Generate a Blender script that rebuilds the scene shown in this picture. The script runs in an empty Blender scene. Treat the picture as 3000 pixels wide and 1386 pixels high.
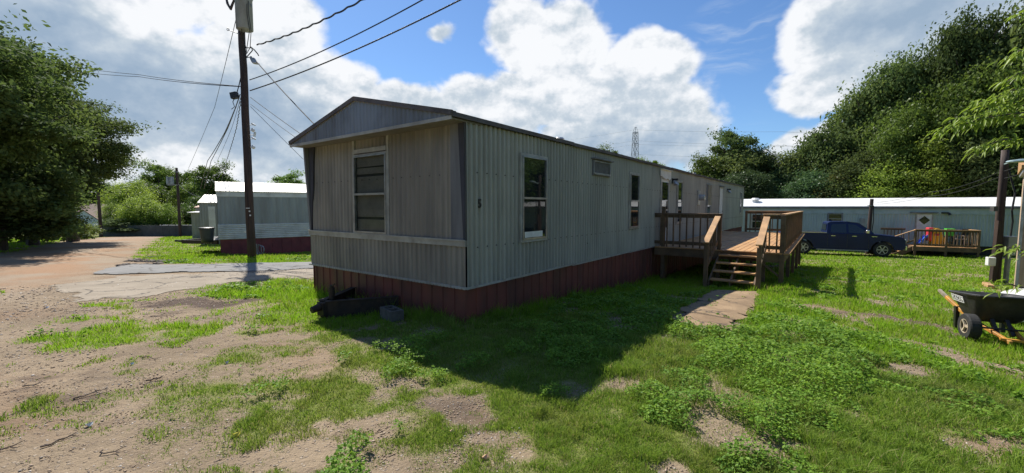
import bpy, math, random
import numpy as np
from mathutils import Vector, Matrix
random.seed(7); RNG = np.random.default_rng(11)
SC = bpy.context.scene; COL = SC.collection
R = math.radians

# ---------------------------------------------------------------- camera
CAM_H = 1.65; PITCH = math.atan(87/1221.)
cam_d = bpy.data.cameras.new('camera'); cam = bpy.data.objects.new('camera', cam_d); COL.objects.link(cam)
cam_d.sensor_width = 36; cam_d.lens = 1221/3000*36; cam_d.clip_end = 3000; cam_d.clip_start = .05
cam.location = (0, 0, CAM_H); cam.rotation_euler = (math.pi/2-PITCH, 0, 0)
SC.camera = cam

# ---------------------------------------------------------------- sun and sky
SUN_EL, SUN_AZ = R(50), R(-32)      # azimuth measured from +Y towards +X
sl = bpy.data.lights.new('sun', 'SUN'); sl.energy = 4.9; sl.angle = R(.53); sl.color = (1, .95, .86)
so = bpy.data.objects.new('sun', sl); COL.objects.link(so)
sdir = Vector((math.sin(SUN_AZ)*math.cos(SUN_EL), math.cos(SUN_AZ)*math.cos(SUN_EL), math.sin(SUN_EL)))
so.rotation_euler = sdir.to_track_quat('Z', 'Y').to_euler(); so.location = (-30, 40, 60)
SC.view_settings.view_transform = 'Standard'; SC.view_settings.look = 'None'
SC.view_settings.gamma = 1; SC.view_settings.exposure = 0.62
SC.cycles.max_bounces = 6; SC.cycles.transparent_max_bounces = 12
SC.cycles.use_denoising = True

class NT:
    def __init__(s, tree): s.t = tree; s.n = tree.nodes; s.l = tree.links
    def _in(s, node, i, v):
        if v is None: return
        if isinstance(v, bpy.types.NodeSocket): s.l.new(v, node.inputs[i])
        else: node.inputs[i].default_value = v
    def m(s, op, a, b=None, c=None, clamp=False):
        n = s.n.new('ShaderNodeMath'); n.operation = op; n.use_clamp = clamp
        s._in(n, 0, a); s._in(n, 1, b); s._in(n, 2, c); return n.outputs[0]
    def vm(s, op, a, b=None, out=0):
        n = s.n.new('ShaderNodeVectorMath'); n.operation = op; s._in(n, 0, a); s._in(n, 1, b); return n.outputs[out]
    def scale(s, v, f):
        n = s.n.new('ShaderNodeVectorMath'); n.operation = 'SCALE'; s._in(n, 0, v); s._in(n, 'Scale', f); return n.outputs[0]
    def noise(s, v, sc, det=4, rough=.55, out='Fac', dist=0):
        n = s.n.new('ShaderNodeTexNoise'); s._in(n, 'Vector', v); n.inputs['Scale'].default_value = sc
        n.inputs['Detail'].default_value = det; n.inputs['Roughness'].default_value = rough
        n.inputs['Distortion'].default_value = dist; return n.outputs[out]
    def vor(s, v, sc, feature='F1', out='Distance'):
        n = s.n.new('ShaderNodeTexVoronoi'); n.feature = feature; s._in(n, 'Vector', v); n.inputs['Scale'].default_value = sc
        return n.outputs[out]
    def ss(s, v, a, b, c=0., d=1.):
        n = s.n.new('ShaderNodeMapRange'); n.interpolation_type = 'SMOOTHSTEP'
        s._in(n, 0, v); s._in(n, 1, a); s._in(n, 2, b); s._in(n, 3, c); s._in(n, 4, d); return n.outputs[0]
    def mix(s, f, a, b, blend='MIX'):
        n = s.n.new('ShaderNodeMix'); n.data_type = 'RGBA'; n.blend_type = blend
        s._in(n, 0, f)
        for i, v in ((6, a), (7, b)):
            if isinstance(v, (tuple, list)) and len(v) == 3: v = (*v, 1)
            s._in(n, i, v)
        return n.outputs[2]
    def map(s, v, loc=(0,0,0), rot=(0,0,0), sc=(1,1,1), typ='POINT'):
        n = s.n.new('ShaderNodeMapping'); n.vector_type = typ; s._in(n, 0, v)
        n.inputs['Location'].default_value = loc; n.inputs['Rotation'].default_value = rot; n.inputs['Scale'].default_value = sc
        return n.outputs[0]

def ray(px, py):
    "direction of a pixel of the 3000 x 1386 photograph"
    x = (px-1500)/1221.; y = (693-py)/1221.; c, s = math.cos(PITCH), math.sin(PITCH)
    return Vector((x, c+y*s, -s+y*c))
def at_y(px, py, Y):
    d = ray(px, py); return Vector((0, 0, CAM_H)) + d*(Y/d.y)
def at_z(px, py, z):
    d = ray(px, py); return Vector((0, 0, CAM_H)) + d*((z-CAM_H)/d.z)
DF = 3000/2576.
def azel(dx, dy):
    d = ray(dx*DF, dy*DF).normalized(); return math.atan2(d.x, d.y), math.asin(d.z)

wd = bpy.data.worlds.new('World'); SC.world = wd; wd.use_nodes = True
W = NT(wd.node_tree); W.n.clear()
wo = W.n.new('ShaderNodeOutputWorld'); bg = W.n.new('ShaderNodeBackground'); W.l.new(bg.outputs[0], wo.inputs[0])
sky = W.n.new('ShaderNodeTexSky'); sky.sky_type = 'NISHITA'; sky.sun_disc = False
sky.sun_elevation = SUN_EL; sky.sun_rotation = SUN_AZ; sky.air_density = 1.0; sky.dust_density = .25; sky.ozone_density = 2.5
tc = W.n.new('ShaderNodeTexCoord').outputs['Generated']
sp = W.n.new('ShaderNodeSeparateXYZ'); W.l.new(tc, sp.inputs[0])
az = W.m('ARCTAN2', sp.outputs[0], sp.outputs[1]); el = W.m('ARCSINE', sp.outputs[2])
cb = W.n.new('ShaderNodeCombineXYZ'); W.l.new(az, cb.inputs[0]); W.l.new(el, cb.inputs[1])
nd = W.map(tc, (1.3, .4, 2.2), (0, 0, 0), (1, 1, 1.35))
wcol = W.noise(nd, 3.2, 5, .55, 'Color'); wv = W.scale(W.vm('SUBTRACT', wcol, (.5, .5, .5)), .17)
PP = W.vm('ADD', cb.outputs[0], wv)
def blobs(P, lst):
    tot = None
    for (x, y, rx, ry, w) in lst:
        a, e = azel(x, y); a1, _ = azel(x+rx*.5, y); a0, _ = azel(x-rx*.5, y); _, e1 = azel(x, y-ry*.5); _, e0 = azel(x, y+ry*.5)
        v = W.map(P, (a, e, 0), (0, 0, 0), (abs(a1-a0), abs(e1-e0), 1), 'TEXTURE')
        ln = W.vm('LENGTH', v, out=1)
        f = W.m('MULTIPLY', W.m('SUBTRACT', 1., ln, clamp=True), w)
        tot = f if tot is None else W.m('MAXIMUM', tot, f)
    return tot
COVER = [(100,140,600,420,3),(330,330,470,260,3),(620,310,330,240,3),(700,120,190,190,2.2),(820,190,170,120,2.2),
         (980,300,320,120,2.5),(1220,270,190,110,2.2),(1119,88,66,46,1.25),(450,10,300,130,2),
         (1310,90,110,130,2.2),(1420,130,180,140,2.4),(1640,180,170,130,2.4),(1560,300,300,170,2.6),(1730,340,110,120,2),
         (2190,80,270,260,3),(2060,230,150,90,2.2),(2500,140,420,300,3),(2060,385,160,90,2.5),(2010,430,170,50,1.6),(1900,395,60,24,1.3),(1310,240,170,100,2.2),(1930,375,30,16,.9)]
wj = W.vm('ADD', nd, W.scale(W.noise(nd, 14, 2, .5, 'Color'), .08))
bil = W.m('ADD', W.m('MULTIPLY', W.vor(wj, 13), .6), W.m('MULTIPLY', W.vor(wj, 34), .34))      # cauliflower lobes
n_big = W.m('ADD', W.m('MULTIPLY', W.noise(nd, 8, 9, .62), .80), W.m('MULTIPLY', W.m('SUBTRACT', .62, bil), .34))
nb = W.m('SUBTRACT', n_big, .48)
B = blobs(PP, COVER)
back = W.ss(sp.outputs[1], .35, -.05, 0, .30)          # unseen cloud behind the camera, its cover set for ambient light
low = W.ss(el, .05, -.02, 0, .8)
Bc = W.m('MAXIMUM', W.m('MINIMUM', B, 1.1), W.m('MAXIMUM', back, low))
D = W.m('ADD', Bc, W.m('MULTIPLY', nb, 1.25))
alpha = W.ss(D, .22, .70)
# light from the sun side: compare the cloud noise with the same noise a little nearer the sun
nd2 = W.vm('ADD', nd, tuple(Vector((-.22, .1, .9))*.028))
nd0 = W.noise(nd, 8, 5, .62); n_off = W.noise(nd2, 8, 5, .62)
rel = W.m('ADD', W.m('MULTIPLY', W.m('SUBTRACT', nd0, n_off), 1.9), W.m('MULTIPLY', W.m('SUBTRACT', .45, W.vor(wj, 13)), .26))
DARK = [(330,270,330,210,1.3),(60,60,330,200,1.0),(640,330,200,170,.95),(130,300,300,200,.9),(1000,360,400,90,.55),(1500,380,330,110,.55),
        (2280,70,260,150,.85),(2250,250,240,120,.3),(760,330,160,110,.7)]
LITE = [(430,50,240,60,.8),(620,60,170,130,.5),(560,440,240,50,.7),(350,390,160,60,.5),(850,120,160,90,.8),(1350,90,180,110,.7),(1600,130,160,90,.8),(1990,160,90,200,.6),(2060,320,100,80,.6)]
dk = W.m('MINIMUM', blobs(PP, DARK), .66); lt = W.m('MINIMUM', blobs(PP, LITE), .5)
n_mid = W.noise(nd, 5, 5, .55)
thick = W.ss(D, .5, 1.4, 0, .12)
sh = W.m('SUBTRACT', W.m('ADD', W.m('ADD', .86, rel), W.m('MULTIPLY', lt, .7)), W.m('ADD', dk, thick))
sh = W.m('ADD', sh, W.m('MULTIPLY', W.m('SUBTRACT', n_mid, .5), .6), clamp=True)
cr = W.n.new('ShaderNodeValToRGB'); W.l.new(sh, cr.inputs[0])
e = cr.color_ramp.elements; e[0].position = 0; e[0].color = (.33, .44, .58, 1); e[1].position = 1; e[1].color = (.93, .95, .98, 1)
for p, c in ((.35, (.43, .53, .65, 1)), (.65, (.58, .66, .74, 1)), (.85, (.8, .84, .89, 1))):
    q = cr.color_ramp.elements.new(p); q.color = c
# wisps of cirrus at the upper right
cw = W.map(PP, (0, 0, 0), (0, 0, R(-28)), (2.2, 14, 1)); wis = W.ss(W.noise(cw, 2.0, 5, .6), .45, .8, 0, .7)
wm = W.m('MULTIPLY', wis, W.m('MINIMUM', blobs(cb.outputs[0], [(1850,90,170,110,2.),(1830,330,120,60,1.)]), 1.))
skyc = W.vm('MULTIPLY', sky.outputs[0], (.084, .108, .133))
c1 = W.mix(wm, skyc, (.62, .72, .86))
c2 = W.mix(alpha, c1, cr.outputs[0])
W.l.new(c2, bg.inputs[0]); bg.inputs[1].default_value = .66

# ---------------------------------------------------------------- mesh helpers
def V(*a): return Vector(a if len(a) > 1 else a[0])
class MB:
    "collects shapes; build() links them as ONE mesh object"
    def __init__(s): s.v = []; s.f = []; s.m = []; s.mi = 0
    def add(s, vs, fs):
        o = len(s.v); s.v += [tuple(v) for v in vs]; s.f += [tuple(o+i for i in f) for f in fs]; s.m += [s.mi]*len(fs); return s
    def box(s, c, d, ax=None):
        "centre, full size, optional three axes"
        c = Vector(c); X, Y, Z = ax if ax else (V(1,0,0), V(0,1,0), V(0,0,1))
        X, Y, Z = X*d[0]/2, Y*d[1]/2, Z*d[2]/2
        vs = [c+X*i+Y*j+Z*k for k in (-1,1) for j in (-1,1) for i in (-1,1)]
        return s.add(vs, [(0,2,3,1),(4,5,7,6),(0,1,5,4),(2,6,7,3),(0,4,6,2),(1,3,7,5)])
    def bb(s, x0, x1, y0, y1, z0, z1): return s.box(((x0+x1)/2, (y0+y1)/2, (z0+z1)/2), (abs(x1-x0), abs(y1-y0), abs(z1-z0)))
    def bar(s, a, b, w, h, up=(0,0,1)):
        "rectangular bar: w across, h along up"
        a, b = Vector(a), Vector(b); L = (b-a); X = L.normalized(); up = Vector(up)
        if abs(X.dot(up)) > .98: up = V(1,0,0)
        Y = up.cross(X).normalized(); Z = X.cross(Y)
        return s.box((a+b)/2, (L.length, w, h), (X, Y, Z))
    def cyl(s, a, b, r0, r1=None, n=12, caps=True):
        r1 = r0 if r1 is None else r1
        return s.tube([a, b], [r0, r1], n, caps)
    def tube(s, pts, r, n=6, caps=True):
        pts = [Vector(p) for p in pts]; rs = r if isinstance(r, (list, tuple)) else [r]*len(pts)
        vs = []; fs = []; k = len(pts); ref = None
        for i, p in enumerate(pts):
            T = (pts[min(i+1, k-1)]-pts[max(i-1, 0)]).normalized()
            if ref is None: ref = V(0,0,1) if abs(T.z) < .9 else V(1,0,0)
            A = (ref-T*ref.dot(T)).normalized(); ref = A; Bv = T.cross(A)
            for j in range(n):
                t = 2*math.pi*j/n; vs.append(p+(A*math.cos(t)+Bv*math.sin(t))*rs[i])
        for i in range(k-1):
            for j in range(n):
                a = i*n+j; b = i*n+(j+1) % n; fs.append((a, b, b+n, a+n))
        if caps: fs.append(tuple(reversed(range(n)))); fs.append(tuple(range((k-1)*n, k*n)))
        return s.add(vs, fs)
    def prism(s, poly, vec):
        "extrude a flat polygon (3-D points) along vec"
        P = [Vector(p) for p in poly]; vec = Vector(vec); n = len(P)
        return s.add(P+[p+vec for p in P], [tuple(range(n-1, -1, -1)), tuple(range(n, 2*n))]+[(i, (i+1) % n, (i+1) % n+n, i+n) for i in range(n)])
    def loft(s, rings, cap=True):
        n = len(rings[0]); vs = [p for r in rings for p in r]; fs = []
        for i in range(len(rings)-1):
            for j in range(n):
                a = i*n+j; b = i*n+(j+1) % n; fs.append((a, b, b+n, a+n))
        if cap: fs.append(tuple(reversed(range(n)))); fs.append(tuple(range((len(rings)-1)*n, len(rings)*n)))
        return s.add(vs, fs)
    def quad(s, a, b, c, d): return s.add([a, b, c, d], [(0,1,2,3)])
    def build(s, name, mat, parent=None, smooth=False, bevel=0, seg=1):
        me = bpy.data.meshes.new(name); me.from_pydata(s.v, [], s.f)
        for m_ in (mat if isinstance(mat, (list, tuple)) else [mat]): me.materials.append(m_)
        if any(s.m): me.polygons.foreach_set('material_index', s.m)
        if smooth: me.polygons.foreach_set('use_smooth', [True]*len(me.polygons))
        import bmesh
        bm = bmesh.new(); bm.from_mesh(me); bmesh.ops.recalc_face_normals(bm, faces=bm.faces); bm.to_mesh(me); bm.free()
        me.update(); o = bpy.data.objects.new(name, me); COL.objects.link(o)
        if parent is not None: o.parent = parent
        if bevel:
            b = o.modifiers.new('bevel', 'BEVEL'); b.width = bevel; b.segments = seg; b.limit_method = 'ANGLE'; b.angle_limit = R(40)
        return o
def tag(o, label=None, cat=None, group=None, kind=None):
    for k, v in (('label', label), ('category', cat), ('group', group), ('kind', kind)):
        if v: o[k] = v
    return o
def thing(name, label, cat, loc=(0,0,0), rz=0, group=None):
    o = bpy.data.objects.new(name, None); COL.objects.link(o); o.empty_display_size = .2
    o.location = loc; o.rotation_euler = (0, 0, rz); return tag(o, label, cat, group)
def copy_tree(o, parent=None):
    c = o.copy(); COL.objects.link(c)
    if parent is not None: c.parent = parent
    for ch in list(o.children): copy_tree(ch, c)
    return c
def np_mesh(name, verts, faces, mat, smooth=False, parent=None, attrs=None):
    "verts (N,3) array, faces (M,k) array of one face size"
    me = bpy.data.meshes.new(name); N = len(verts); M, k = faces.shape
    me.vertices.add(N); me.vertices.foreach_set('co', np.asarray(verts, np.float32).ravel())
    me.loops.add(M*k); me.loops.foreach_set('vertex_index', faces.astype(np.int32).ravel())
    me.polygons.add(M); me.polygons.foreach_set('loop_start', np.arange(0, M*k, k, dtype=np.int32))
    if smooth: me.polygons.foreach_set('use_smooth', np.ones(M, bool))
    for n_, a in (attrs or {}).items():
        at = me.attributes.new(n_, 'FLOAT', 'POINT'); at.data.foreach_set('value', np.asarray(a, np.float32))
    for m_ in (mat if isinstance(mat, (list, tuple)) else [mat]): me.materials.append(m_)
    me.update(calc_edges=True); me.validate()
    o = bpy.data.objects.new(name, me); COL.objects.link(o)
    if parent is not None: o.parent = parent
    return o
def text_mesh(name, txt, size, mat, parent, loc, X, Z, depth=.004, bold=0):
    "lettering as a thin mesh: X = reading direction, Z = up direction of the letters"
    cu = bpy.data.curves.new(name, 'FONT'); cu.body = txt; cu.size = size; cu.extrude = depth; cu.align_x = 'CENTER'; cu.align_y = 'CENTER'; cu.offset = bold
    t = bpy.data.objects.new(name+'_c', cu); COL.objects.link(t)
    dg = bpy.context.evaluated_depsgraph_get(); me = bpy.data.meshes.new_from_object(t.evaluated_get(dg))
    COL.objects.unlink(t); bpy.data.objects.remove(t); me.materials.clear(); me.materials.append(mat)
    X = Vector(X).normalized(); Z = Vector(Z).normalized(); N = X.cross(Z)
    me.transform(Matrix(((X.x, Z.x, N.x, loc[0]), (X.y, Z.y, N.y, loc[1]), (X.z, Z.z, N.z, loc[2]), (0,0,0,1))))
    o = bpy.data.objects.new(name, me); COL.objects.link(o); o.parent = parent; return o

# ---------------------------------------------------------------- materials
def mat_base(name):
    m = bpy.data.materials.new(name); m.use_nodes = True; t = NT(m.node_tree)
    return m, t, t.n['Principled BSDF']
def pm(name, a, b=None, sc=3., rough=.6, metal=0., bump=0., bsc=None, stretch=(1,1,1), det=5, spots=None, contrast=(.35,.65), grime=None, spec=.5, coat=0):
    """two-tone procedural material. spots = (colour, scale, threshold); grime = (colour, amount, stretch)"""
    m, t, p = mat_base(name); co = t.n.new('ShaderNodeTexCoord').outputs['Object']
    v = t.map(co, (0,0,0), (0,0,0), stretch)
    if b is None: b = tuple(c*.8 for c in a)
    f = t.ss(t.noise(v, sc, det, .6), contrast[0], contrast[1]); c = t.mix(f, a, b)
    if spots: c = t.mix(t.ss(t.noise(v, spots[1], 6, .65), spots[2], spots[2]+.08), c, spots[0])
    if grime: c = t.mix(t.m('MULTIPLY', t.ss(t.noise(t.map(co, (3,1,2), (0,0,0), grime[2]), 1., 6, .65), .42, .75), grime[1]), c, grime[0])
    t.l.new(c, p.inputs['Base Color']); p.inputs['Metallic'].default_value = metal
    rr = t.ss(t.noise(v, sc*2.3, 4, .6), .3, .7, rough*.85, min(1, rough*1.15)); t.l.new(rr, p.inputs['Roughness'])
    p.inputs['Specular IOR Level'].default_value = spec
    if coat: p.inputs['Coat Weight'].default_value = coat; p.inputs['Coat Roughness'].default_value = .05
    if bump:
        b_ = t.n.new('ShaderNodeBump'); b_.inputs['Strength'].default_value = bump; b_.inputs['Distance'].default_value = .01
        t.l.new(t.noise(v, bsc or sc*6, 5, .65), b_.inputs['Height']); t.l.new(b_.outputs[0], p.inputs['Normal'])
    return m
def glass_mat(name, tint=(.015,.018,.02), rough=.03):
    m, t, p = mat_base(name); p.inputs['Base Color'].default_value = (*tint, 1); p.inputs['Roughness'].default_value = rough
    p.inputs['IOR'].default_value = 1.6; p.inputs['Specular IOR Level'].default_value = .6
    co = t.n.new('ShaderNodeTexCoord').outputs['Object']; b_ = t.n.new('ShaderNodeBump'); b_.inputs['Strength'].default_value = .05
    b_.inputs['Distance'].default_value = .02; t.l.new(t.noise(co, 1.6, 2, .5), b_.inputs['Height']); t.l.new(b_.outputs[0], p.inputs['Normal'])
    return m
def pane_mat(name):
    m = bpy.data.materials.new(name); m.use_nodes = True; t = NT(m.node_tree); t.n.clear()
    o = t.n.new('ShaderNodeOutputMaterial'); tr = t.n.new('ShaderNodeBsdfTransparent'); tr.inputs[0].default_value = (.9,.92,.9,1)
    gl = t.n.new('ShaderNodeBsdfGlossy'); gl.inputs['Roughness'].default_value = .04; mx = t.n.new('ShaderNodeMixShader'); mx.inputs[0].default_value = .012; t.l.new(tr.outputs[0], mx.inputs[1]); t.l.new(gl.outputs[0], mx.inputs[2]); t.l.new(mx.outputs[0], o.inputs[0]); return m
def leaf_mat(name, a, b, trans=.5, rough=.45, dead=None, hue_obj=.36, spec=.15, patch=None):
    m = bpy.data.materials.new(name); m.use_nodes = True; t = NT(m.node_tree); p = t.n['Principled BSDF']; out = t.n['Material Output']
    g = t.n.new('ShaderNodeNewGeometry'); oi = t.n.new('ShaderNodeObjectInfo')
    c = t.mix(g.outputs['Random Per Island'], a, b)
    if dead: c = t.mix(t.ss(t.m('FRACT', t.m('MULTIPLY', g.outputs['Random Per Island'], 17.3)), .93, .95), c, dead)
    if patch:
        co = t.n.new('ShaderNodeTexCoord').outputs['Object']
        pf = t.m('ADD', t.ss(t.noise(co, .9, 4, .6), .45, .68, 0, .8), t.ss(t.noise(co, 5, 4, .6), .5, .75, 0, .5), clamp=True)
        c = t.mix(t.m('MULTIPLY', pf, patch[1]), c, patch[0])
    hs = t.n.new('ShaderNodeHueSaturation'); t.l.new(c, hs.inputs['Color'])
    t.l.new(t.ss(oi.outputs['Random'], 0, 1, 1-hue_obj, 1+hue_obj), hs.inputs['Value'])
    t.l.new(t.m('ADD', .483, t.m('MULTIPLY', t.m('FRACT', t.m('MULTIPLY', oi.outputs['Random'], 7.3)), .03)), hs.inputs['Hue'])
    c = hs.outputs[0]; t.l.new(c, p.inputs['Base Color']); p.inputs['Roughness'].default_value = rough; p.inputs['Specular IOR Level'].default_value = spec
    tr = t.n.new('ShaderNodeBsdfTranslucent'); t.l.new(t.mix(.5, c, (1.,1.,.45), 'MULTIPLY'), tr.inputs[0])
    sc_ = t.n.new('ShaderNodeMixShader'); sc_.inputs[0].default_value = trans
    t.l.new(p.outputs[0], sc_.inputs[1]); t.l.new(tr.outputs[0], sc_.inputs[2]); t.l.new(sc_.outputs[0], out.inputs[0]); return m

# ---------------------------------------------------------------- terrain
HA = V(-.63, 5.672, 0); HU = V(.6, .8, 0); HN = V(-.8, .6, 0); HROT = math.atan2(.8, .6)   # house corner and axes
def hw(s, y, z=0): return HA+HU*s+HN*y+V(0, 0, z)       # house coordinates -> world
_cp = [(0,0,0),(0,3,0),(-3,3,.0),(3,3,-.03),(-5,0,.02),(5,0,-.1),(-8,4,.02),(-.6,5.7,0),(-4,8.2,-.08),(-2,5,0),(-7,8,-.05),
       (1.8,8.9,-.22),(4.3,12.2,-.47),(3.2,8.2,-.12),(6.5,10,-.24),(5.2,8.9,-.2),(7.5,7.5,-.36),(9,6,-.55),(5.5,4.5,-.2),(12.3,17.6,-.85),(9.6,13.6,-.58),
       (9,18,-.8),(14,25,-1.1),(17.5,25,-1.2),(21,23.3,-1.17),(26,24,-1.28),(18,31,-1.35),(28,25,-1.28),(13.9,12,-.55),(11.5,9.5,-.55),(18,16,-.85),(14,20,-.95),(12,5,-.65),
       (-10.9,17.4,-.5),(-6,12,-.22),(-14,21,-.75),(-11,23,-.85),(-7,18,-.6),(-15,14,-.3),(-20,20,-.5),(-15,28,-1.0),(-25,32,-.85),(-14,38,-1.45),(-20,46,-1.6),(-35,46,-1.6),
       (0,30,-1.2),(5,45,-1.8),(30,45,-1.5),(50,40,-1),(45,15,-1.2),(-40,10,0),(-35,25,-.5),(0,-20,.1),(-30,-20,.2),(30,-20,-.3)]
_far = [(-2.4*0+300*math.cos(t), 300*math.sin(t), -2.5) for t in np.linspace(0, 2*math.pi, 13)[:-1]] + [(90*math.cos(t), 90*math.sin(t), -2.1) for t in np.linspace(.1, math.pi-.1, 6)]
_CP = np.array(_cp+_far); _P = _CP[:, :2]/10
def _ker(d): return np.sqrt(d*d+.04)
_Kf = _ker(np.linalg.norm(_P[:, None]-_P[None], axis=2)); _n = len(_P)
_Mx = np.block([[_Kf+np.eye(_n)*1e-3, np.ones((_n,1))],[np.ones((1,_n)), np.zeros((1,1))]])
_w = np.linalg.solve(_Mx, np.append(_CP[:, 2], 0))
def hts(xy):
    xy = np.asarray(xy, float).reshape(-1, 2); out = np.empty(len(xy))
    for i in range(0, len(xy), 20000):
        q = xy[i:i+20000]/10; out[i:i+20000] = _ker(np.linalg.norm(q[:, None]-_P[None], axis=2))@_w[:-1]+_w[-1]
    x, y = xy[:, 0], xy[:, 1]; near = np.exp(-((x/26)**2+(y/30)**2))
    return out + near*(.018*np.sin(x*1.7+y*.6)*np.sin(y*1.3-x*.4)+.010*np.sin(x*4.1+1)*np.sin(y*3.7+x))
def gz(x, y): return float(hts([(x, y)])[0])
def px2g(px, py):
    "point of the ground seen at a pixel of the photograph"
    d = ray(px, py); p = V(0,0,CAM_H); t = 1.
    for _ in range(60):
        q = p+d*t; h = q.z-gz(q.x, q.y)
        if abs(h) < .003: break
        t += h/max(-d.z, .03)*.7
        t = min(t, 200)
    return p+d*t
def dpoly(pts): return np.array([list(px2g(x*DF, y*DF))[:2] for x, y in pts])
def inpoly(xy, poly):
    x, y = xy[:, 0], xy[:, 1]; ins = np.zeros(len(xy), bool); n = len(poly)
    for i in range(n):
        x0, y0 = poly[i]; x1, y1 = poly[(i+1) % n]
        c = ((y0 > y) != (y1 > y)) & (x < (x1-x0)*(y-y0)/((y1-y0) if y1 != y0 else 1e-9)+x0); ins ^= c
    return ins
def sdist(xy, poly):
    "signed distance to a polygon, positive inside"
    d = np.full(len(xy), 1e9); n = len(poly)
    for i in range(n):
        a = poly[i]; b = poly[(i+1) % n]; ab = b-a; t = np.clip(((xy-a)@ab)/max(ab@ab, 1e-9), 0, 1)
        d = np.minimum(d, np.linalg.norm(xy-(a+t[:, None]*ab), axis=1))
    return np.where(inpoly(xy, poly), d, -d)
# smooth value noise for the vegetation cover
_tab = RNG.random((256, 256))
def vnoise(xy, sc, seed=0):
    p = xy*sc+seed*37.7; i = np.floor(p).astype(int); f = p-i; f = f*f*(3-2*f)
    g = lambda a, b: _tab[(i[:, 0]+a) % 256, (i[:, 1]+b) % 256]
    return (g(0,0)*(1-f[:, 0])+g(1,0)*f[:, 0])*(1-f[:, 1])+(g(0,1)*(1-f[:, 0])+g(1,1)*f[:, 0])*f[:, 1]
def fbm(xy, sc, seed=0, o=4): return sum(vnoise(xy, sc*2**k, seed+k)*.5**k for k in range(o))/sum(.5**k for k in range(o))
# cover polygons, corners read from the photograph (2576-wide pixels) and laid on the ground
G_MAIN = np.vstack([dpoly([(430,742),(560,716),(700,701),(800,700)]), [(-3,12),(0,30),(6,70),(90,90),(90,0),(3,-3)],
                    dpoly([(560,1188),(420,1110),(520,1020),(700,960),(860,930),(800,880),(730,845),(640,800),(540,795)])])
G_LEFT = np.vstack([dpoly([(420,592),(380,612),(330,640),(330,650),(420,663),(560,664),(800,661)]), [(0,25),(5,70),(-15,70)]])
G_FARL = np.vstack([dpoly([(0,640),(100,618),(190,604),(250,597)]), [(-40,60),(-80,60),(-80,24)]])
G_EDGE = dpoly([(-60,760),(5,742),(10,738),(-60,725)])
PATCH = [(330,835,1.0,.75,.75),(660,890,.45,.35,.6),(300,865,.5,.3,.55),(470,985,.5,.2,.5),(240,985,.25,.3,.5),(420,1085,.5,.15,.45),(250,1120,.3,.15,.35),(600,940,.45,.25,.5),(760,800,.5,.8,.5),(340,775,1.1,.25,.6),(300,800,.8,.2,.4),(760,960,.6,.25,.6),(620,1010,.6,.3,.6)]
BARE = [(1120,1040,.34,.24,.9),(1030,985,.25,.12,.7),(840,1060,.2,.2,.5),(920,1100,.3,.2,.6),(500,770,.9,.5,1.0),(1060,1150,.3,.12,.6),(2250,800,.62,.34,.95),(2010,765,.55,.28,.8),(2240,935,.3,.18,.6),(2480,920,.5,.16,.55),(2380,690,1.3,.4,.4),(1960,900,.35,.3,.5),(2160,1010,.4,.2,.45),(1560,1140,.15,.1,.6),(1220,1090,.15,.1,.5),(700,1170,.35,.15,.6),(950,1160,.3,.1,.5),(2090,680,.8,.3,.4)]
PATH_P = dpoly([(1690,806),(1722,778),(1752,757),(1790,733),(1905,735),(1896,762),(1880,790),(1855,832),(1760,826)])
def _ell(xy, lst):
    out = np.zeros(len(xy)); xy = xy+np.stack([fbm(xy, 1.3, 51)-.5, fbm(xy, 1.3, 57)-.5], 1)*np.clip(np.linalg.norm(xy, axis=1)*.28, .6, 2.2)[:, None]
    for (x, y, rx, ry, v) in lst:
        c = px2g(x*DF, y*DF); d = np.sqrt(((xy[:, 0]-c.x)/rx)**2+((xy[:, 1]-c.y)/ry)**2)
        out = np.maximum(out, v*np.clip((1.25-d)*2, 0, 1))
    return out
def cover(xy):
    xy = np.asarray(xy, float); r = np.linalg.norm(xy, axis=1)
    w = (fbm(xy, 1.1, 3)-.5)*1.2
    g = np.zeros(len(xy))
    for P_, soft in ((G_MAIN, .5), (G_LEFT, .25), (G_FARL, .5), (G_EDGE, .15)):
        d = sdist(xy, P_); g = np.maximum(g, np.clip((d+w*(.8 if P_ is G_MAIN else .35))/soft*.5+.35, 0, 1))
    # the lawn thins out towards the camera's left
    dl = np.clip((xy[:, 0]+.2+.35*(xy[:, 1]-3))/1.3, 0, 1); thin = 1.
    g = g*thin
    patchy = np.clip((fbm(xy, 3.6, 77, 4)-.36)*4.2, .22, 1); zone = np.clip((1.3-xy[:, 0]-.35*(xy[:, 1]-3))/2.2, 0, 1)*(xy[:, 1] < 6.0)*(xy[:, 1] > 0)
    patchy2 = np.clip((fbm(xy, 1.1, 83, 5)-.30)*5, .45, 1)
    g = g*(1-zone*(1-patchy)*.75)*(zone+(1-zone)*patchy2)
    g = np.maximum(g, _ell(xy, PATCH)*(.5+fbm(xy, 1.8, 9)))
    g = np.clip(g-_ell(xy, BARE)*(.45+fbm(xy, 1.5, 5)), 0, 1)
    g = np.maximum(g, np.clip((fbm(xy, 4.5, 63)-.55)*2.2, 0, .28)*(r < 12)*np.clip((xy[:, 0]+5.2+.2*xy[:, 1])/1.5, 0, 1))
    pd = sdist(xy, PATH_P); g = np.where(pd > -.03+.25*(fbm(xy, 3, 8)-.5), np.minimum(g, .05+.6*np.clip(fbm(xy, 2.5, 91)-.56, 0, 1)*3), g)
    fine = fbm(xy, 3.2, 20)
    g = np.clip(g*1.15+(fine-.52)*1.3*(1-np.abs(g*2-1)*.5), 0, 1)*np.clip(g*5, 0, 1)
    return g
def axis(segs):
    out = []
    for a, b, st in segs: out += list(np.arange(a, b-1e-6, st))
    return np.array(out+[segs[-1][1]])
gx = axis([(-900,-300,100),(-300,-60,20),(-60,-22,2),(-22,-9,.4),(-9,9,.12),(9,24,.3),(24,60,2),(60,300,20),(300,900,100)])
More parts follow.
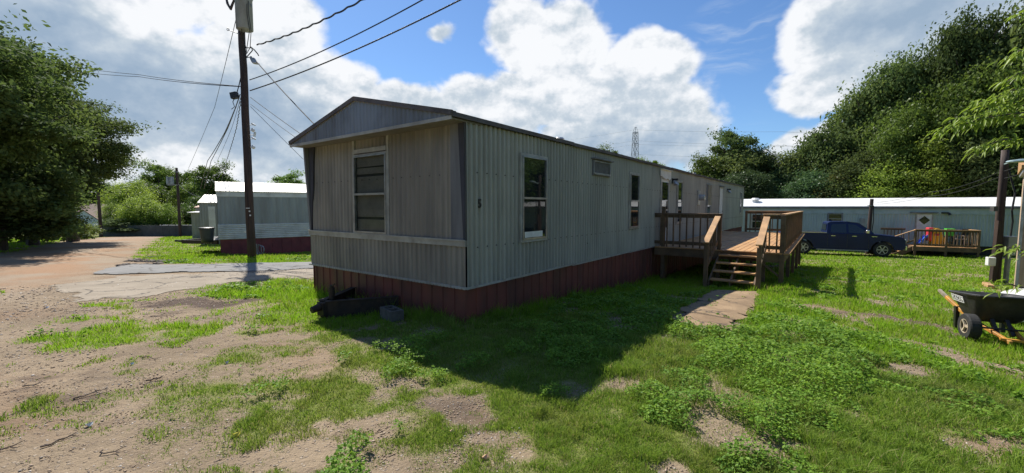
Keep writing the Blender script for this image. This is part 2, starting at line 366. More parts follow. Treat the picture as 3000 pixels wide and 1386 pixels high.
gy = axis([(-400,-60,40),(-60,-6,3),(-6,1,.5),(1,14,.12),(14,30,.3),(30,60,1.),(60,300,20),(300,1500,100)])
X_, Y_ = np.meshgrid(gx, gy); xy = np.stack([X_.ravel(), Y_.ravel()], 1); nx, ny = len(gx), len(gy)
cov = np.ones(len(xy))*.9; nearm = (np.abs(xy[:, 0]) < 60) & (xy[:, 1] > -6) & (xy[:, 1] < 70); cov[nearm] = cover(xy[nearm])
ROADP = np.vstack([dpoly([(255,594),(425,594),(330,628),(310,660),(215,692),(120,715),(-80,760),(-80,690),(0,650)])])
rd = np.clip(sdist(xy, ROADP)/2.5+.5, 0, 1)
dark = _ell(xy, [(500,770,.75,.4,1.2),(1110,1040,.3,.2,.6),(2250,800,.7,.4,.7),(180,935,.3,.15,.6),(170,985,.25,.1,.5)])
zz = hts(xy); I = np.arange(nx*ny).reshape(ny, nx)
fc = np.stack([I[:-1, :-1].ravel(), I[:-1, 1:].ravel(), I[1:, 1:].ravel(), I[1:, :-1].ravel()], 1)
m, t, p = mat_base('ground_soil_grass'); co = t.n.new('ShaderNodeTexCoord').outputs['Object']
at = lambda n_: (lambda a: (setattr(a, 'attribute_name', n_), a.outputs['Fac'])[1])(t.n.new('ShaderNodeAttribute'))
cv, rdv, dkv = at('cover'), at('road'), at('dark')
n1 = t.noise(co, .9, 6, .6); n2 = t.noise(co, 7, 6, .7); n3 = t.noise(co, 45, 4, .7)
dirt = t.mix(t.ss(n1, .38, .62), (.195,.147,.095), (.30,.228,.15)); dirt = t.mix(t.ss(n2, .5, .75, 0, .7), dirt, (.12,.085,.06))
dirt = t.mix(t.ss(n3, .3, .7, 0, .5), dirt, (.29,.225,.16))
rc = t.mix(t.ss(t.noise(co, .45, 5, .6), .42, .58), (.32,.195,.115), (.31,.245,.18)); rc = t.mix(t.ss(n2, .45, .7, 0, .35), rc, (.33,.22,.15))
dirt = t.mix(t.ss(t.noise(co, .55, 5, .65), .5, .68, 0, .4), dirt, (.25,.145,.085)); dirt = t.mix(t.ss(t.noise(co, 2.2, 6, .7), .52, .72, 0, .6), dirt, (.125,.09,.06))
dirt = t.mix(rdv, dirt, rc)
vo = t.n.new('ShaderNodeTexVoronoi'); t.l.new(co, vo.inputs['Vector']); vo.inputs['Scale'].default_value = 26
peb = t.ss(vo.outputs['Distance'], .34, .22); pebm = t.m('MULTIPLY', peb, t.ss(t.m('FRACT', t.m('MULTIPLY', vo.outputs['Color'], 5.)), .4, .5))
pc = t.mix(vo.outputs['Color'], (.15,.11,.08), (.46,.39,.31)); dirt = t.mix(t.m('MULTIPLY', pebm, .8), dirt, pc)
dirt = t.mix(dkv, dirt, (.075,.05,.04))
gr = t.mix(t.ss(n2, .35, .65), (.13,.165,.035), (.18,.20,.045)); gr = t.mix(t.ss(n3, .5, .8, 0, .6), gr, (.16,.125,.07))
gf = t.ss(t.m('ADD', cv, t.m('MULTIPLY', t.m('SUBTRACT', n3, .5), .5)), .3, .85)
t.l.new(t.mix(gf, dirt, gr), p.inputs['Base Color']); p.inputs['Roughness'].default_value = .95; p.inputs['Specular IOR Level'].default_value = .2
bp = t.n.new('ShaderNodeBump'); bp.inputs['Strength'].default_value = .9; bp.inputs['Distance'].default_value = .035
hh = t.m('ADD', t.m('ADD', t.m('MULTIPLY', n2, 1.2), t.m('MULTIPLY', n3, .5)), t.m('MULTIPLY', pebm, .35)); t.l.new(hh, bp.inputs['Height']); t.l.new(bp.outputs[0], p.inputs['Normal'])
M_GROUND = m
zz2 = zz + .012*(fbm(xy, 4, 2)-.5)*np.exp(-(np.linalg.norm(xy, axis=1)/14)**2)*2
g_ = np_mesh('ground', np.column_stack([xy, zz2]), fc, M_GROUND, True, attrs={'cover': cov, 'road': rd, 'dark': np.clip(dark, 0, .9)})
tag(g_, kind='structure')
# asphalt and cracked concrete laid on it
def sheet(name, poly, step, off, mat, rag=.08, sc=3):
    x0, y0 = poly.min(0)-.2; x1, y1 = poly.max(0)+.2
    ax, ay = np.arange(x0, x1, step), np.arange(y0, y1, step); A_, B_ = np.meshgrid(ax, ay); q = np.stack([A_.ravel(), B_.ravel()], 1)
    J = np.arange(len(q)).reshape(len(ay), len(ax)); f = np.stack([J[:-1, :-1].ravel(), J[:-1, 1:].ravel(), J[1:, 1:].ravel(), J[1:, :-1].ravel()], 1)
    cen = q[f].mean(1); keep = sdist(cen, poly)+(fbm(cen, sc, 31)-.5)*rag*2 > 0; f = f[keep]
    us, inv = np.unique(f, return_inverse=True); z = hts(q[us])+.012*(fbm(q[us], 4, 2)-.5)*np.exp(-(np.linalg.norm(q[us], axis=1)/14)**2)*2
    edge = np.clip(sdist(q[us], poly)/.15, 0, 1)
    o = np_mesh(name, np.column_stack([q[us], z+off*(.5+.5*edge)]), inv.reshape(f.shape), mat, True); return tag(o, kind='structure')
def crack_mat(name, a, b, csc, stain):
    m, t, p = mat_base(name); co = t.n.new('ShaderNodeTexCoord').outputs['Object']
    w = t.vm('ADD', co, t.scale(t.noise(co, 2.2, 4, .6, 'Color'), .5))
    cr_ = t.vor(w, csc, 'DISTANCE_TO_EDGE'); n1 = t.noise(co, 1.4, 6, .65); n2 = t.noise(co, 30, 4, .7)
    c = t.mix(t.ss(n1, .35, .65), a, b); c = t.mix(t.ss(n2, .4, .75, 0, .5), c, stain)
    ck = t.m('MULTIPLY', t.ss(cr_, .028, .004), t.ss(t.noise(co, .8, 2), .42, .55)); c = t.mix(ck, c, (.05,.04,.03))
    t.l.new(c, p.inputs['Base Color']); p.inputs['Roughness'].default_value = .9
    b_ = t.n.new('ShaderNodeBump'); b_.inputs['Strength'].default_value = .5; b_.inputs['Distance'].default_value = .015
    t.l.new(t.m('SUBTRACT', t.m('MULTIPLY', n2, .5), ck), b_.inputs['Height']); t.l.new(b_.outputs[0], p.inputs['Normal']); return m
M_ASPH = crack_mat('asphalt', (.155,.152,.147), (.195,.19,.183), 1.0, (.17,.165,.16))
M_CONC = crack_mat('old_concrete', (.205,.167,.12), (.265,.22,.165), .9, (.20,.15,.10))
sheet('old_concrete_drive', dpoly([(150,716),(300,697),(500,690),(830,672),(830,693),(700,700),(520,722),(420,740),(330,755),(180,760)]), .05, .010, M_CONC, .5, 1.6)
sheet('asphalt_drive', dpoly([(228,691),(270,676),(330,667),(520,667),(830,659),(830,676),(640,684),(400,688)]), .05, .045, M_ASPH, .1, 3)
sheet('concrete_path', PATH_P, .03, .035, crack_mat('path_concrete', (.20,.132,.072), (.32,.22,.125), 1.6, (.14,.09,.05)), .22, 4)

# ---------------------------------------------------------------- shared materials
M_SIDE = pm('siding_green_grey', (.445,.435,.375), (.325,.32,.28), .8, .55, bump=.15, stretch=(1,1,.35), grime=((.20,.20,.17), .55, (5,5,.5)), contrast=(.3,.7))
M_FRONT = pm('siding_weathered_grey', (.335,.302,.255), (.225,.20,.168), .9, .6, bump=.15, stretch=(1,1,.3), grime=((.13,.12,.11), .7, (3,3,.35)))
M_GABLE = pm('gable_blue_grey', (.22,.25,.30), (.16,.18,.21), 1.5, .6, grime=((.10,.09,.09), .7, (6,6,.5)))
M_SKIRT = pm('skirting_oxblood', (.20,.056,.042), (.13,.042,.034), 1.2, .55, bump=.1, stretch=(1,1,.4), grime=((.06,.035,.03), .7, (3,3,.8)))
M_TRIM = pm('trim_dull_white', (.44,.43,.39), (.32,.31,.28), 3, .5, grime=((.17,.15,.12), .6, (4,4,4)))
M_TRIMDK = pm('trim_weathered_board', (.20,.20,.205), (.12,.12,.125), 3, .7, stretch=(1,1,.15), bump=.3)
M_STRIP = pm('dark_tapered_strip', (.055,.055,.07), (.03,.03,.035), 4, .8, stretch=(1,1,.2))  # near-black colour of the tapering strips by the corner boards
M_SCREEN = pm('dusty_screen', (.13,.13,.125), (.09,.09,.085), 8, .8)
M_ALU = pm('aluminium_dull', (.48,.48,.47), (.33,.33,.33), 6, .38, .7)
M_ROOF = pm('roof_coated_metal', (.42,.40,.36), (.30,.28,.25), 1.2, .55, grime=((.25,.12,.05), .85, (2,2,2)))
M_ROOFEDGE = pm('roof_edge_rusty', (.12,.105,.10), (.065,.058,.056), 4, .7, grime=((.17,.11,.08), .5, (5,5,5)))
M_GLASS = glass_mat('window_glass'); M_PANE = pane_mat('window_pane_clear')
M_BLIND = pm('blind_slats', (.17,.15,.13), (.13,.115,.10), 4, .6)
M_BLACK = pm('black_paint', (.012,.012,.013), (.02,.02,.02), 8, .4)
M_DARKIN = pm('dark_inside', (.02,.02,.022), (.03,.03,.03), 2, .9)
M_RUST = pm('rusty_black_steel', (.022,.018,.016), (.05,.032,.022), 6, .65, .3, bump=.3)
M_CBLOCK = pm('concrete_block', (.12,.115,.10), (.08,.077,.07), 8, .9, bump=.5)
M_WHITE = pm('white_paint', (.74,.74,.72), (.62,.62,.6), 5, .5)
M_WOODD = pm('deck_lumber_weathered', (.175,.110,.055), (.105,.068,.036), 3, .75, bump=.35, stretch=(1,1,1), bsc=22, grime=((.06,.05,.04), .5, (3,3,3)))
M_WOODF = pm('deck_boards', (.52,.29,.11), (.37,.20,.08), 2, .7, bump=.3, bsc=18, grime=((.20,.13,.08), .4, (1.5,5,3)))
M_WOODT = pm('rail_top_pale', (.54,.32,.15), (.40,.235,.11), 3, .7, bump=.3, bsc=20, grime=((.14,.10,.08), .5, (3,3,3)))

def ribbed(mb, o, X, Z, L, H, nrm, pitch=.105, amp=.011, seg=6, zlist=None, top=None):
    "vertical corrugation along X: a wavy sheet standing from 0 to H (top(x) if given)"
    o, X, Z, nrm = Vector(o), Vector(X), Vector(Z), Vector(nrm); n = max(2, int(L/pitch*seg)); vs = []; fs = []
    for i in range(n+1):
        x = L*i/n; ph = (x/pitch) % 1
        a = amp*(math.cos(2*math.pi*ph) if seg > 4 else (1 if ph < .5 else -1))
        a = amp*max(-1, min(1, 1.8*math.cos(2*math.pi*ph)))
        h = top(x) if top else H
        vs += [o+X*x+nrm*a, o+X*x+nrm*a+Z*h]
    for i in range(n): fs.append((2*i, 2*i+2, 2*i+3, 2*i+1))
    mb.add(vs, fs)
def panelled(mb, o, X, Z, L, H, nrm, pitch=.2, amp=.016, w=.02):
    "flat skirting panels with narrow standing ribs"
    o, X, Z, nrm = Vector(o), Vector(X), Vector(Z), Vector(nrm); xs = []; k = 0.
    while k < L:
        xs += [(k, 0), (min(L, k+pitch-w), 0), (min(L, k+pitch-w*.7), amp), (min(L, k+pitch-w*.3), amp)]; k += pitch
    xs.append((L, 0)); vs = []
    for x, a in xs: vs += [o+X*x+nrm*a, o+X*x+nrm*a+Z*H]
    mb.add(vs, [(2*i, 2*i+2, 2*i+3, 2*i+1) for i in range(len(xs)-1)])

# ---------------------------------------------------------------- the main mobile home (house coordinates: x along, y across, z up)
LEN, WID, ZB, ZT = 23.85, 4.15, .53, 2.80
H = thing('mobile_home', 'long grey green corrugated mobile home with dark red skirting and number 5', 'mobile home', HA, HROT)
Xa, Ya, Za = V(1,0,0), V(0,1,0), V(0,0,1)
b = MB(); ribbed(b, (0,-.004,ZB), Xa, Za, LEN, ZT-ZB, -Ya, .105, .020); b.build('side_wall', M_SIDE, H)
b = MB(); ribbed(b, (0,WID,ZB), Xa, Za, LEN, ZT-ZB, Ya); b.build('side_wall', M_SIDE, H)
b = MB(); ribbed(b, (LEN,0,ZB), Ya, Za, WID, ZT-ZB, Xa); b.build('end_wall', M_SIDE, H)
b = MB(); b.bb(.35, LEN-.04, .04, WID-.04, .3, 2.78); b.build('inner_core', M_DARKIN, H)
# front: lower ribbed band, belt trim, leaning upper panel between two boards
SL = .02/1.64                                       # how far the upper front panel leans back
nf = V(-1, 0, SL).normalized()*1; up = V(SL, 0, 1)
b = MB(); ribbed(b, (0,.0,ZB), Ya, Za, WID, .63, -Xa); b.build('lower_front_wall', M_FRONT, H)
b = MB(); ribbed(b, (.005,.27,1.16), Ya, up, 1.38, 1.64, nf); ribbed(b, (.005,2.66,1.16), Ya, up, 1.42, 1.64, nf)
ribbed(b, (.005+SL*1.40,1.71,2.56), Ya, up, .88, .24, nf); b.build('upper_front_wall', M_FRONT, H)
b = MB()
b.bb(-.012, .03, .0, .27, 1.19, 2.80); b.build('corner_board', M_TRIMDK, H)
b = MB(); b.prism([(-.016,.0,1.2),(-.016,.035,1.2),(-.016,.12,2.798),(-.016,.0,2.798)], (.01,0,0)); b.build('dark_strip', M_STRIP, H)
b = MB(); b.prism([(-.02,WID-.08,1.2),(-.02,WID-.05,1.2),(-.02,WID-.05,2.79),(-.02,WID-.26,2.79)], (.03,0,0)); b.build('dark_strip', M_STRIP, H)  # darker tapering strip coloured in beside the left corner board
b = MB(); b.prism([(-.012,WID-.05,1.19), (.03,WID-.05,1.19), (.30,WID-.05,2.80), (-.09,WID-.05,2.80)], (0,.06,0)); b.build('corner_board', M_TRIMDK, H)
b = MB(); b.bb(-.03, .03, -.012, WID+.02, 1.105, 1.19); b.bb(-.045, -.02, -.012, WID+.02, 1.175, 1.20); b.build('belt_trim', M_TRIM, H)
for yy in (1.655, 2.60):
    b = MB(); b.prism([(-.018,yy,1.19), (.02,yy,1.19), (.02+SL*1.61,yy,2.80), (-.018+SL*1.61,yy,2.80)], (0,.055,0)); b.build('front_trim_board', M_TRIM, H)
b = MB(); b.bb(-.022, .02, -.022, WID+.015, ZB-.015, ZB+.012)
for k in range(60): b.bb(-.03, -.015, k*.0705, k*.0705+.045, ZB-.02, ZB+.006)
b.build('drip_edge', M_TRIM, H)
b = MB()
for k in range(8):
    x0 = k*LEN/8; b.bar((x0,-.018,ZB-.004-.006*(k % 3)), (x0+LEN/8+.05,-.018,ZB+.004-.012*((k*7) % 3)), .012, .034)
b.build('drip_edge', M_TRIM, H)
# skirting (carries on into the sloping ground)
b = MB(); panelled(b, (.02,.035,-1.9), Xa, Za, LEN-.02, 1.9+ZB, -Ya, .235); b.build('skirting', M_SKIRT, H)
b = MB(); panelled(b, (.035,.035,-1.9), Ya, Za, WID-.05, 1.9+ZB, -Xa, .235); b.build('skirting', M_SKIRT, H)
b = MB(); panelled(b, (.02,WID-.035,-1.9), Xa, Za, LEN-.02, 1.9+ZB, Ya, .235); panelled(b, (LEN-.03,.03,-1.9), Ya, Za, WID-.06, 1.9+ZB, Xa, .235); b.build('skirting', M_SKIRT, H)
# roof with forward overhang, rusty edges
ZP = 3.33; OV = -.30; yc = WID/2
b = MB()
nseg = 24; rr_ = random.Random(3)
for sgn in (-1, 1):
    for k in range(nseg):
        x0, x1 = OV+(LEN+.36)*k/nseg, OV+(LEN+.36)*(k+1)/nseg-.004; ye = yc+sgn*(WID/2+.05); dz = rr_.uniform(0, .008)
        b.add([(x0,yc,ZP+dz),(x1,yc,ZP+dz),(x1,ye,ZT+.05+dz),(x0,ye,ZT+.05+dz),(x0,yc,ZP-.03),(x1,yc,ZP-.03),(x1,ye,ZT+.02),(x0,ye,ZT+.02)], [(0,1,2,3),(4,5,6,7),(0,3,7,4),(1,2,6,5),(0,1,5,4),(3,2,6,7)])
rf = b.build('roof', M_ROOF, H)
for sgn in (-1, 1):
    b = MB(); ye = yc+sgn*(WID/2+.055); k = OV
    while k < LEN+.05:
        L_ = rr_.uniform(.7, 1.9); b.bar((k,ye,ZT+.028+rr_.uniform(-.006,.006)), (min(k+L_, LEN+.06),ye,ZT+.028+rr_.uniform(-.006,.006)), .03, .06); k += L_
    b.build('roof_edge', M_ROOFEDGE, H)
b = MB()
for sgn in (-1, 1):
    ye = yc+sgn*(WID/2+.07)
    b.bar((OV-.012,yc,ZP+.012), (OV-.012,ye,ZT+.045), .03, .065)
    b.bar((OV+.03,yc,ZP+.03), (OV+.03,ye,ZT+.066), .07, .012)
b.build('rake_trim', M_ROOFEDGE, H)
b = MB(); ribbed(b, (OV+.004,-.01,ZT), Ya, Za, WID+.02, 0, -Xa, .09, .006, 6, top=lambda y: max(.02, (1-abs(y-.01-yc)/(WID/2+.03))*(ZP-ZT-.02)+.02)); b.build('gable', M_GABLE, H)
b = MB(); b.bb(OV, .34, -.03, WID+.04, ZT-.022, ZT-.002); b.build('soffit', pm('soffit_grey', (.24,.22,.20), (.18,.165,.15), 3, .7, grime=((.16,.12,.09), .5, (3,3,3))), H)
b = MB(); b.bb(OV-.012, OV+.004, -.05, WID+.06, ZT-.035, ZT+.012); b.build('gable_sill', M_TRIM, H)
for (sx, sy, r_) in ((5.2, 1.6, .09), (12.4, 2.5, .07), (19.3, 1.7, .07)):
    zr = ZP-abs(sy-yc)*(ZP-ZT)/(WID/2); b = MB(); b.cyl((sx,sy,zr-.02),(sx,sy,zr+.16),r_,r_*.95,12); b.cyl((sx,sy,zr+.16),(sx,sy,zr+.20),r_*1.5,r_*1.1,12); b.build('roof_vent', M_ALU, rf)

def window(parent, o, X, Z, N, w, h, meet=.5, fr=.045, mat=None, glass=None, name='window', frame_mat=None, dep=.05, inner=None):
    "single-hung window: flanged frame, meeting rail, upper and lower pane; o = lower corner"
    o, X, Z, N = Vector(o), Vector(X), Vector(Z), Vector(N); B = (X, N, Z); fm = frame_mat or M_TRIM; g = glass or M_GLASS
    def bx(b, x0, x1, z0, z1, d0, d1): b.box(o+X*((x0+x1)/2)+Z*((z0+z1)/2)+N*((d0+d1)/2), (x1-x0, d1-d0, z1-z0), B)
    b = MB(); bx(b, -fr, 0, -fr, h+fr, 0, dep*.6); bx(b, w, w+fr, -fr, h+fr, 0, dep*.6); bx(b, 0, w, h, h+fr, 0, dep*.6); bx(b, 0, w, -fr, 0, 0, dep*.7)
    wi = 10
    nsc = max(3, int(h/.11))
    for k in range(nsc):
        for xx in (-fr*.55, w+fr*.55): bx(b, xx-.006, xx+.006, k*h/nsc+.03, k*h/nsc+.042, dep*.6, dep*.6+.004)
    F = b.build(name, fm, parent)
    b = MB(); t_ = .022
    bx(b, 0, t_, 0, h, .012, dep); bx(b, w-t_, w, 0, h, .012, dep); bx(b, t_, w-t_, h-t_, h, .012, dep); bx(b, t_, w-t_, 0, t_, .012, dep); bx(b, t_, w-t_, h*meet-.016, h*meet+.016, .012, dep+.012)
    b.build('sash', M_ALU, F)
    b = MB(); bx(b, t_, w-t_, h*meet+.016, h-t_, .018, .028); b.build('pane', g, F)
    b = MB(); bx(b, t_, w-t_, t_, h*meet-.016, .026, .034); b.build('pane', g, F)
    return F, bx
# front window with blinds behind the clear panes
wz = 1.215; o_ = (.012+SL*(wz-1.16)-.0, 1.715, wz)
upn = up.normalized(); F, bx = window(H, V(o_)+nf*.004, Ya, upn, nf, .88, 1.29, .5, .03, glass=M_PANE)
b = MB(); B_ = (Ya, nf, upn); Lf = V(o_)
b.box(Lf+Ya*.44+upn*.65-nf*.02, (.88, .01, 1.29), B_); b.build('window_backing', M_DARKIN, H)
b = MB()
rb = random.Random(5)
for k in range(62):
    zz_ = .03+k*.0205; 
    if 9 < k < 12 or k in (45, 46, 52): continue
    b.box(Lf+Ya*(.45+rb.uniform(-.003,.003))+upn*zz_+nf*(.002+rb.uniform(-.002,.002)), (.79, .004, .0185), B_)
b.build('blind', M_BLIND, H)
b = MB()
b.bb(SL*1.36-.03, SL*1.36+.03, 1.712, 2.598, 2.55, 2.62); b.build('window_head_trim', M_TRIM, H)
# side windows, vent window
wins = [(1.27,1.98,1.12,2.46,.5), (5.86,6.46,1.14,2.46,.5), (9.98,10.52,1.14,2.46,.5)]
for (s0, s1, z0, z1, mt) in wins:
    window(H, (s0,-.012,z0), Xa, Za, -Ya, s1-s0, z1-z0, mt)
b = MB(); b.bb(1.33,1.86,-.048,-.042,1.15,1.245); b.build('paper_in_window', M_WHITE, H)
F, bx = window(H, (3.80,-.012,2.34), Xa, Za, -Ya, .82, .27, .0001, .035, frame_mat=M_TRIMDK, glass=M_SCREEN)
b = MB(); b.bb(3.74,4.70,-.11,-.01,2.635,2.655); b.build('awning_lip', M_TRIMDK, F)
# louvred shutter over the fourth window
F, bx = window(H, (14.2,-.012,1.14), Xa, Za, -Ya, .62, 1.4, .4)
b = MB()
for k in range(17): b.box((14.51,-.085,1.75+k*.049), (.68,.012,.046), (Xa, V(0,.86,.5), V(0,-.5,.86)))
b.build('louvred_shutter', M_ALU, F)
F, bx = window(H, (22.5,-.012,1.3), Xa, Za, -Ya, .42, 1.15, .45)
# storm door with patched white hood
def door(parent, s0, s1, z0, z1, mat, name='door'):
    b = MB(); b.bb(s0-.06, s0, -.05, .0, z0, z1+.06); b.bb(s1, s1+.06, -.05, .0, z0, z1+.06); b.bb(s0, s1, -.05, .0, z1, z1+.06); F = b.build('door_frame', M_TRIM, parent)
    b = MB(); b.bb(s0, s1, -.032, -.014, z0, z1); return b.build(name, mat, parent, bevel=.004)
D = door(H, 8.28, 9.02, .56, 2.47, M_WHITE)
b = MB(); b.bb(8.36, 8.94, -.042, -.034, 1.58, 2.38); b.build('pane', M_GLASS, D)
b = MB(); b.bb(8.36, 8.94, -.042, -.034, 1.02, 1.53); b.build('pane', M_GLASS, D)
b = MB(); b.bb(8.34, 8.96, -.048, -.034, 1.53, 1.58); b.bb(8.34,8.36,-.048,-.034,1.02,2.38); b.bb(8.94,8.96,-.048,-.034,1.02,2.38); b.build('storm_sash', M_ALU, D)
b = MB(); b.cyl((8.93,-.04,1.5),(8.93,-.10,1.5),.012); b.bar((8.93,-.10,1.5),(8.84,-.10,1.5),.015,.02); b.build('handle', M_ALU, D)
b = MB(); xs = np.linspace(8.14, 9.16, 12); bot = [2.54,2.55,2.53,2.50,2.49,2.46,2.47,2.50,2.49,2.45,2.48,2.52]
b.prism([(x,-.045,z) for x, z in zip(xs, bot)]+[(9.16,-.045,2.74),(8.14,-.045,2.74)], (0,-.02,0)); b.bb(8.14,9.16,-.12,-.045,2.735,2.75); b.build('door_hood', M_WHITE, H)
D = door(H, 16.75, 17.5, .56, 2.50, M_WHITE)
b = MB(); b.cyl((17.42,-.035,1.45),(17.42,-.09,1.45),.03,.025,10); b.build('handle', M_ALU, D)
b = MB(); b.bb(16.66,17.6,-.1,-.01,2.57,2.60); b.build('door_drip_cap', M_TRIMDK, H)
# porch lamps
for s_ in (9.42, 18.55):
    b = MB(); b.bb(s_-.05, s_+.05, -.04, .0, 2.38, 2.54); b.bb(s_-.03, s_+.03, -.20, -.04, 2.47, 2.53); L_ = b.build('porch_lamp', M_BLACK, H)
    b = MB()
    for q in (-1, 1): b.cyl((s_+q*.06,-.10,2.46),(s_+q*.10,-.16,2.33),.03,.055,10)
    b.build('lamp_shade', M_ALU, L_)
# electricity meter
b = MB(); b.bb(12.62,12.95,-.07,.0,1.72,2.25); mt_ = b.build('electric_meter_box', M_ALU, H, bevel=.006)
b = MB(); b.cyl((12.79,-.07,2.0),(12.79,-.26,2.0),.115,.11,20); b.cyl((12.79,-.26,2.0),(12.79,-.275,2.0),.11,.08,20); b.build('meter_dial', pm('meter_glass', (.35,.4,.45), (.5,.5,.48), 9, .15, .3), mt_)
b = MB(); b.bb(.5,.5,0,0,0,0) if False else None
for (x, z) in ((.22,1.55),(3.62,.90),(11.9,2.45),(12.1,2.43)): b.cyl((x,-.012,z),(x,-.022,z),.014,.012,8)
# rows of screw heads on the ribs
for z in (1.08, 2.12):
    k = .21
    while k < LEN: b.box((k,-.026,z+.004*math.sin(k*3)), (.017,.012,.017)); k += .21
for z in (2.1,):
    k = .5
    while k < 4: b.box((SL*(z-1.16)-.012,k,z), (.012,.012,.012)); k += .21
tag(b.build('screw_heads', M_BLACK, H), kind='stuff')
text_mesh('house_number', '5', .17, M_BLACK, H, (.265,-.02,1.69), (1,0,0), (0,0,1), .004, .004)
# pale panel laps down low
# tow hitch: A-frame tongue sticking out in front, with jack
hz = .02
b = MB(); tip = V(-.92, 2.07, .10)
b.bar((.0,1.48,.09), tip+V(0,-.05,0), .05, .26); b.bar((.0,2.72,.09), tip+V(0,.05,0), .05, .26); b.bb(-.34,-.28,1.7,2.5,-.02,.14)
b.bar((.0,1.48,.226), tip+V(0,-.05,.136), .10, .012); b.bar((.0,2.72,.226), tip+V(0,.05,.136), .10, .012); b.bb(-.84,-.78,1.98,2.16,-.30,.0)
th = b.build('tow_hitch', M_RUST, H)
b = MB(); b.tube([tip+V(.1,0,.06), tip+V(-.06,0,.06), tip+V(-.18,0,.03)], [.06,.06,.05], 10); b.bb(tip.x-.05,tip.x+.14,tip.y-.09,tip.y+.09,.02,.22); b.build('coupler', M_RUST, th)
b = MB(); b.cyl(tip+V(.14,0,-.25), tip+V(.14,0,.36), .03, .03, 10); b.cyl(tip+V(.14,0,.15), tip+V(.14,0,.32), .045, .045, 10); b.bar(tip+V(.14,0,.34), tip+V(.10,-.16,.40), .015, .015); b.build('jack', M_RUST, th)
b = MB(); b.bb(-.80,-.45,1.86,2.30,-.3,-.08); b.build('support_block', M_CBLOCK, th)
cb_ = thing('concrete_block', 'grey hollow concrete block standing on grass against the tow hitch rail', 'block', hw(-.40, 1.12, gz(*hw(-.40,1.12).xy)-.03), HROT-.25)
b = MB(); b.bb(-.1,.1,-.2,-.155,0,.20); b.bb(-.1,.1,.155,.2,0,.20); b.bb(-.1,.1,-.02,.02,0,.2)
b.bb(-.1,-.065,-.155,-.02,0,.2); b.bb(-.1,-.065,.02,.155,0,.2); b.bb(.065,.1,-.155,-.02,0,.2); b.bb(.065,.1,.02,.155,0,.2); b.build('block_body', M_CBLOCK, cb_)

# ---------------------------------------------------------------- deck
def hg(s, y): q = hw(s, y); return gz(q.x, q.y)
DK = thing('wooden_deck', 'weathered brown wooden deck with railings and steps against the grey green mobile home', 'deck', hw(7.75, -.03), HROT)
DX, DY, DZ = 9.5, 3.12, .53     # local: x 0..DX, y 0..-DY
def gl(x, y): return hg(7.75+x, y-.03)
b = MB(); k = 0; rd_ = random.Random(9)
yk = -.03
while yk > -DY:
    w_ = .138; z_ = DZ+rd_.uniform(-.003, .003); x0 = rd_.uniform(-.012, .008)
    b.box(((DX+x0)/2, yk-w_/2, z_-.015), (DX-x0, w_-.008, .03)); yk -= w_+.002
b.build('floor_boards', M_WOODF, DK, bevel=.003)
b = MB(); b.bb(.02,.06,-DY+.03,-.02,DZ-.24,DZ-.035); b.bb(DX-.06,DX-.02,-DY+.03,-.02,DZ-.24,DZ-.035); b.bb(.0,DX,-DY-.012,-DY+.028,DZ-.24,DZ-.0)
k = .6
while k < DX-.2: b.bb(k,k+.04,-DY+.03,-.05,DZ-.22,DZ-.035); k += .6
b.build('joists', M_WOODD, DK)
def post(x, y, z1, s=.09, name='post', lab=None):
    b = MB(); b.bb(x-s/2,x+s/2,y-s/2,y+s/2,gl(x,y)-.15,z1); return b.build(name, M_WOODD, DK, bevel=.004)
zt = 1.46
post(.09, -.24, 1.66); post(.09, -1.68, zt-.015); post(.09,-2.70,zt-.015); post(.045,-DY+.035,zt-.015,.10)
for xx in (2.4, 4.75, 7.1, DX-.05): post(xx, -DY+.035, zt-.015)
for xx in (2.4, 4.75, 7.1): post(xx, -1.6, DZ-.24, .09)
post(DX-.05, -1.05, zt-.015); post(.3,-.2,DZ-.24,.14)
def rail(a, b_, z=zt, n=0, zl=DZ+.12, end=True, both=True):
    a = V(*a, 0); b_ = V(*b_, 0); d = (b_-a); L_ = d.length; d.normalize(); nrm = V(-d.y, d.x, 0)
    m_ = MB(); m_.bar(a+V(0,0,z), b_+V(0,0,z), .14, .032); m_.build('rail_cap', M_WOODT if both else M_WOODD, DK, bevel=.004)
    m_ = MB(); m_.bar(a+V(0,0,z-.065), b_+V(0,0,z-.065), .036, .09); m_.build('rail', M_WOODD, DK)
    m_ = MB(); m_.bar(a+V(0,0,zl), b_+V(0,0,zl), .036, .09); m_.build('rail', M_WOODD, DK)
    for k in range(n):
        p_ = a+d*(L_*(k+1)/(n+1))+nrm*(-.036); jt = rd_.uniform(-.006,.006)
        m_ = MB(); m_.bar(p_+V(0,0,zl-.10+rd_.uniform(-.02,.01)), p_+d*jt+V(0,0,z-.025), .034, .034, d); m_.build('baluster', M_WOODD, DK)
rail((.09,-.0), (.09,-1.74), n=9, both=False)
rail((.09,-2.66), (.09,-DY+.0), n=2)
rail((.02,-DY+.035), (DX,-DY+.035), n=44)
rail((DX-.05,-1.0), (DX-.05,-DY), n=9)
# knee brace
b = MB(); b.bar((.05,-2.66,DZ-.26), (.05,-DY+.06,-.06), .036, .085, (1,0,0)); b.build('brace', M_WOODD, DK)
